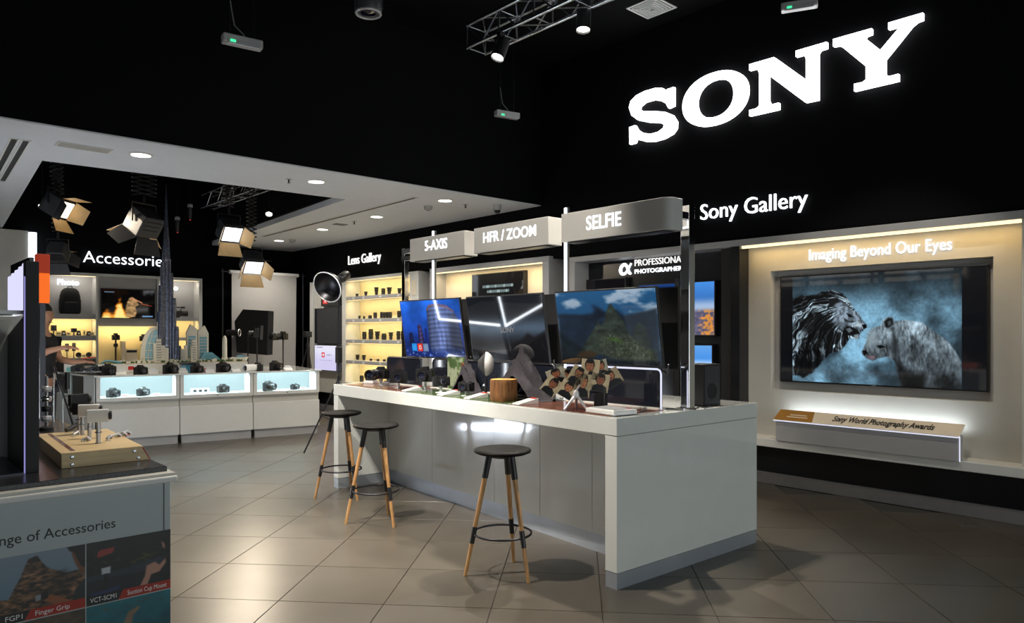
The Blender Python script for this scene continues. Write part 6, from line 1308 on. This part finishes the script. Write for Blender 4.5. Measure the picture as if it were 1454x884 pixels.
for (x, z) in ((.035, .012), (.035, .042), (wl - .045, .012), (wl - .06, .042)): MB().lathe([(.007, 0), (.007, .003), (.003, .004)], 10, T(x, 0, z, rx=R(90))).build('screw', 'aluminium', rg)
RM = Matrix.Translation(rg.location) @ Matrix.Rotation(rg.rotation_euler.z, 4, 'Z'); zt_ = ZG + hb + .001
def actioncam(u, v, hp, label, mt, yaw=-10, s=1.0, blk=False):
    q = P(u, v, 'z', zt_); t = thing('action_camera', label, 'action camera', q, rg.rotation_euler.z + R(yaw), 'action cameras on posts')
    MB().lathe([(.012, 0), (.012, .004), (.0085, .005), (.0085, hp)], 14).build('post', 'silver_plastic', t, smooth=40)
    MB().box(-.045, .040, -.014, .014, hp, hp + .055).build('body', mt, t, bevel=.004); MB().lathe([(.020, 0), (.020, .010), (.016, .014)], 18, T(.038, 0, hp + .028, ry=R(90))).build('lens', 'black_plastic', t, smooth=40)
    MB().box(-.018, .004, -.0135, -.012, hp + .012, hp + .030).build('display', 'dark_grey', t); MB().lathe([(.014, hp * .5), (.014, hp * .5 + .004)], 12).build('clamp_ring', 'chrome', t)
actioncam(139.5, 629, .092, 'white action camera on the foremost metal post of the wooden box', 'paper_white')
actioncam(127, 622, .100, 'white action camera on the second metal post behind the foremost', 'paper_white', -14)
actioncam(117, 617, .095, 'black action camera on the third metal post', 'black_plastic', 150)
actioncam(112, 616, .135, 'black action camera raised above the white ones', 'black_plastic', 20)
# silver clamps and loose fittings on the box
for k, (u, v, ln, rz) in enumerate([(163, 622, .06, 20), (172, 620, .05, -30), (155, 625, .05, 70), (178, 618, .045, 10), (108, 619, .035, 40), (122, 627, .03, -20)]):
    q = P(u, v, 'z', zt_); t = thing('metal_clamp', ['bent silver clamp nearest the red end stop', 'silver clamp lying across the box centre', 'silver clamp beside the foremost post', 'silver clamp at the far edge of the box', 'small brass coloured clamp behind the slot', 'small silver clamp before the second post'][k], 'clamp', q, R(rz), 'loose metal fittings on the wooden box')
    MB().path([(-ln / 2, 0, .006), (-ln * .2, .006, .012), (ln * .2, -.004, .020), (ln / 2, 0, .007)], .0065, n=8).build('arm', 'silver_plastic', t, smooth=60); MB().lathe([(.009, 0), (.011, .006), (.006, .014)], 12, T(ln * .3, 0, 0)).build('knob', 'chrome', t, smooth=40); MB().lathe([(.008, 0), (.008, .010)], 12, T(-ln * .4, 0, 0)).build('foot', 'aluminium', t)
q = P(101, 613, 'z', zt_); t = thing('flashlight_grip', 'black cylindrical grip leaning on the wooden box', 'grip', q, R(35)); MB().tube((-.03, 0, .012), (.035, 0, .03), .010, n=12).build('tube', 'black_plastic', t, smooth=40); MB().tube((.035, 0, .03), (.045, 0, .033), .012, n=12).build('cap', 'dark_rubber', t)
# metal rod frame behind the box
q = P(89, 600, 'z', ZG); t = thing('rod_frame', 'thin silver rod frame with a black grip behind the wooden box', 'rig', (q.x, q.y, ZG), R(-15)); MB().path([(0, 0, 0), (0, 0, .16), (.13, 0, .16), (.13, 0, .12)], .004, n=8).build('rod', 'aluminium', t); MB().path([(-.05, .05, 0), (-.05, .05, .30), (.20, .05, .30)], .004, n=8).build('rod', 'aluminium', t); MB().tube((.02, .05, .30), (.02, .05, .20), .014, n=10).build('grip', 'black_plastic', t); MB().box(.10, .14, -.015, .015, .12, .15).build('clamp', 'black_plastic', t, bevel=.004)
cb = MB().path([tuple(D(u, v, 4.2)) for u, v in [(78, 520), (84, 545), (92, 566), (98, 585), (104, 603)]], .006, n=6).build('hanging_cable', 'black_plastic', t); cb.matrix_parent_inverse = t.matrix_world.inverted(); bpy.context.view_layer.update(); cb.matrix_parent_inverse = t.matrix_world.inverted()
# stacked silver fittings column behind the board
q = P(60, 611, 'z', ZG); t = thing('fittings_tower', 'stacked tower of silver rings and fittings behind the black board', 'display stand', (q.x + .02, q.y, ZG)); MB().tube((0, 0, 0), (0, 0, .30), .008, n=8).build('rod', 'aluminium', t)
for k in range(4): MB().lathe([(.022, .05 + k * .055), (.026, .055 + k * .055), (.026, .075 + k * .055), (.022, .08 + k * .055), (.012, .08 + k * .055)], 18).build('ring', ['silver_plastic', 'dark_metal', 'chrome'][k % 3], t, smooth=40)
MB().lathe([(.035, 0), (.035, .015), (.03, .02)], 18).build('base', 'dark_rubber', t)
# black board with lit header, on the left counter
bd = thing('display_board', 'black upright display board with grey side panel and glowing header letters', 'display board', (.49, 3.31, ZG))
MB().box(-.002, .043, 0, .05, 0, .82).build('front_post', 'black_matte', bd, bevel=.002); MB().box(-.006, -.002, .0, .006, 0, .76).build('light_edge', 'glow_violet', bd)
MB().prism([(.05, 0), (.48, 0), (.48, .53), (.05, .615)], .004, .02, 'yz').build('side_panel', 'dark_grey', bd)
MB().prism([(.48, 0), (.50, 0), (.50, .60), (.48, .60)], -.20, .02, 'yz').build('back_panel', 'pale_panel', bd)
MB().box(-.10, .03, .06, .50, .615, .63).build('header_shelf', 'white_satin', bd); MB().box(.02, .035, .06, .52, .63, .84).build('header_back', 'black_gloss', bd)
for k in range(5): MB().box(.004, .019, .075 + k * .09, .125 + k * .09, .632, .82 - .008 * k).build('header_letter', 'glow_lavender', bd, bevel=.006)
MB().box(-.45, -.008, -.02, .60, .0, .006).build('base_sheet', 'slate_surface', bd)
# orange glowing column beyond
q0 = D(60, 395, 6.2); t = thing('orange_light_column', 'glowing orange column lamp with a dark red top behind the black board', 'lamp', (q0.x, q0.y, 0)); Y0 = 6.2; zc = lambda v: CAMH + (HZ - v) / FPX * Y0
MB().box(-.048, .048, -.048, .048, zc(430), zc(388)).build('glowing_panel', 'glow_orange', t, bevel=.004); MB().box(-.049, .049, -.049, .049, zc(388), zc(361)).build('dark_top', 'glow_orange_dim', t, bevel=.004); MB().box(-.02, .02, -.02, .02, 0, zc(430)).build('stem', 'dark_metal', t); MB().box(-.12, .12, -.12, .12, 0, .02).build('foot', 'dark_metal', t)
# low lit island farther left (seen mirrored in the televisions)
IC = Vector((1.0, 7.48, 0)); il_ = thing('lit_island', 'low white display island with glowing edges left of the walkway', 'display island', IC)
ic = [Vector((0, 0, 0)), Vector((-.44, 2.11, 0)), Vector((-1.64, 2.40, 0)), Vector((-1.20, .36, 0))]
MB().prism([(v_.x, v_.y) for v_ in ic], .28, .70).build('body', 'white_satin', il_, bevel=.004); MB().prism([(v_.x * .94 - .03, v_.y * .96 + .04) for v_ in ic], 0, .28).build('toe_kick', 'black_matte', il_)
def bar(a_, b_, r_=.018): MB().tube(a_, b_, r_, n=8).build('light_bar', 'glow_led', il_)
z_ = Vector((0, 0, .72)); up_ = Vector((0, 0, 1.22))
bar(ic[0] + z_, ic[1] + z_); bar(ic[0] + z_, ic[3] + z_)
for k in (0, 1, 3): bar(ic[k] + z_, ic[k] + up_)
lamp('panel_fill', 'AREA', (.98, 8.4, .08), 30, (.78, .87, 1.0), target=(3.9, 5.0, .30), shape='RECTANGLE', size=1.6, size_y=.07)  # added cool fill that brightens the counter's front panels, not a fitting
n_ = Vector((.979, .204, 0)) * .004; e0, e1_ = ic[0] * .94 + Vector((-.028, .5, 0)), ic[1] * .94 + Vector((-.025, .03, 0))
MB().tube(ic[0] + Vector((-.10, .75, .06)), ic[1] + Vector((.0, -.02, .06)), .045, n=8).build('toe_light', 'glow_led', il_)

# ================================================================== shop assistant
def skin_obj(name, mat_, parent, pts, edges, sub=2, root=0):
    me = bpy.data.meshes.new(name); me.from_pydata([p[:3] for p in pts], edges, []); me.materials.append(MAT[mat_]); o = bpy.data.objects.new(name, me); COL.objects.link(o); o.parent = parent
    md = o.modifiers.new('skin', 'SKIN'); md.use_smooth_shade = True
    for i, sv in enumerate(me.skin_vertices[0].data):
        r_ = pts[i][3]; sv.radius = r_ if isinstance(r_, tuple) else (r_, r_); sv.use_root = (i == root)
    sb = o.modifiers.new('sub', 'SUBSURF'); sb.levels = sub; sb.render_levels = sub; return o
q = D(59, 472, 8.0); pe = thing('person', 'person in a black t-shirt reaching one arm over the display table', 'person', (q.x, q.y, 0), -YAW)
B = [(0, 0, .97, (.13, .10)), (0, 0, 1.12, (.125, .095)), (0, 0, 1.30, (.15, .11)), (-.01, 0, 1.44, (.13, .09)), (0, 0, 1.52, .055), (.015, 0, 1.58, .055), (.03, 0, 1.645, (.075, .085)), (.025, 0, 1.72, (.085, .095)), (.015, 0, 1.78, (.06, .07))]
E_ = [(i, i + 1) for i in range(8)]
def chain(st, pts):
    i = st
    for p in pts: B.append(p); E_.append((i, len(B) - 1)); i = len(B) - 1
    return i
for s_ in (-1, 1): chain(0, [(0, s_ * .095, .90, .085), (.01, s_ * .10, .50, .055), (-.01, s_ * .10, .10, .038), (.07, s_ * .105, .045, .036), (.16, s_ * .11, .03, .028)])
hands = []
wr = chain(3, [(0, -.17, 1.44, .058), (.05, -.22, 1.22, .044), (.20, -.20, 1.30, .036), (.33, -.17, 1.335, .026), (.40, -.165, 1.34, (.018, .034))]); hands.append((wr, (.40, -.165, 1.34), 1))
wl_ = chain(3, [(0, .17, 1.44, .058), (.06, .21, 1.20, .044), (.24, .18, 1.16, .034), (.32, .17, 1.17, .026), (.38, .165, 1.175, (.018, .034))]); hands.append((wl_, (.38, .165, 1.175), -1))
for wi, (hx_, hy, hz_), sd in hands:
    for k, ln in enumerate((.075, .085, .08, .062)):
        oy = (-.027 + .018 * k) * sd; chain(wi, [(hx_ + .035, hy + oy, hz_, .0095), (hx_ + .035 + ln * .55, hy + oy * 1.1, hz_ - .008, .009), (hx_ + .03 + ln, hy + oy * 1.1, hz_ - .026, .008)])
    chain(wi, [(hx_ + .005, hy + .038 * -sd, hz_ - .004, .011), (hx_ + .04, hy + .055 * -sd, hz_ - .012, .009)])
chain(6, [(.115, 0, 1.665, .016)])
for s_ in (-1, 1): chain(6, [(.01, s_ * .078, 1.675, .014)])
skin_obj('body', 'skin', pe, B, E_)
for s_ in (-1, 1): MB().ball((.098, s_ * .030, 1.70), .011, n=8, m=6).build('eye', 'hair', pe)
MB().box(.092, .108, -.022, .022, 1.612, 1.619).build('mouth', 'log_bark', pe)
MB().ball((.0, 0, 1.745), .108, (.98, .88, .90), 18, 12).build('hair', 'hair', pe, smooth=60)
S2 = [(0, 0, .95, (.155, .125)), (0, 0, 1.12, (.145, .115)), (0, 0, 1.30, (.17, .13)), (-.01, 0, 1.45, (.15, .105)), (0, 0, 1.50, .075), (0, -.17, 1.44, .075), (.035, -.21, 1.28, .064), (0, .17, 1.44, .075), (.04, .20, 1.27, .064)]
skin_obj('t_shirt', 'black_cloth', pe, S2, [(0, 1), (1, 2), (2, 3), (3, 4), (3, 5), (5, 6), (3, 7), (7, 8)])
S3 = [(0, 0, .98, (.15, .118)), (0, -.095, .88, .105), (.01, -.10, .50, .075), (-.01, -.10, .09, .062), (0, .095, .88, .105), (.01, .10, .50, .075), (-.01, .10, .09, .062)]
skin_obj('trousers', 'dark_cloth', pe, S3, [(0, 1), (1, 2), (2, 3), (0, 4), (4, 5), (5, 6)])
for s_ in (-1, 1): MB().box(-.09, .19, s_ * .105 - .045, s_ * .105 + .045, .0, .075).build('shoe', 'dark_rubber', pe, bevel=.025)
# pink phone held in the hand
t = thing('phone', 'pink phone held in the hand of the person', 'phone', (0, 0, 0)); PM = Matrix.Translation(q) @ Matrix.Rotation(-YAW, 4, 'Z'); c_ = PM @ Vector((.41, .165, 1.206 - q.z)); t.location = (c_.x, c_.y, 1.206); t.rotation_euler = (0, R(-8), -YAW)
MB().box(-.04, .08, -.035, .035, 0, .009).build('case', 'red_plastic', t, bevel=.003); MB().box(-.036, .076, -.031, .031, .009, .0095).build('screen', 'lens_glass', t)
bpy.context.view_layer.update()
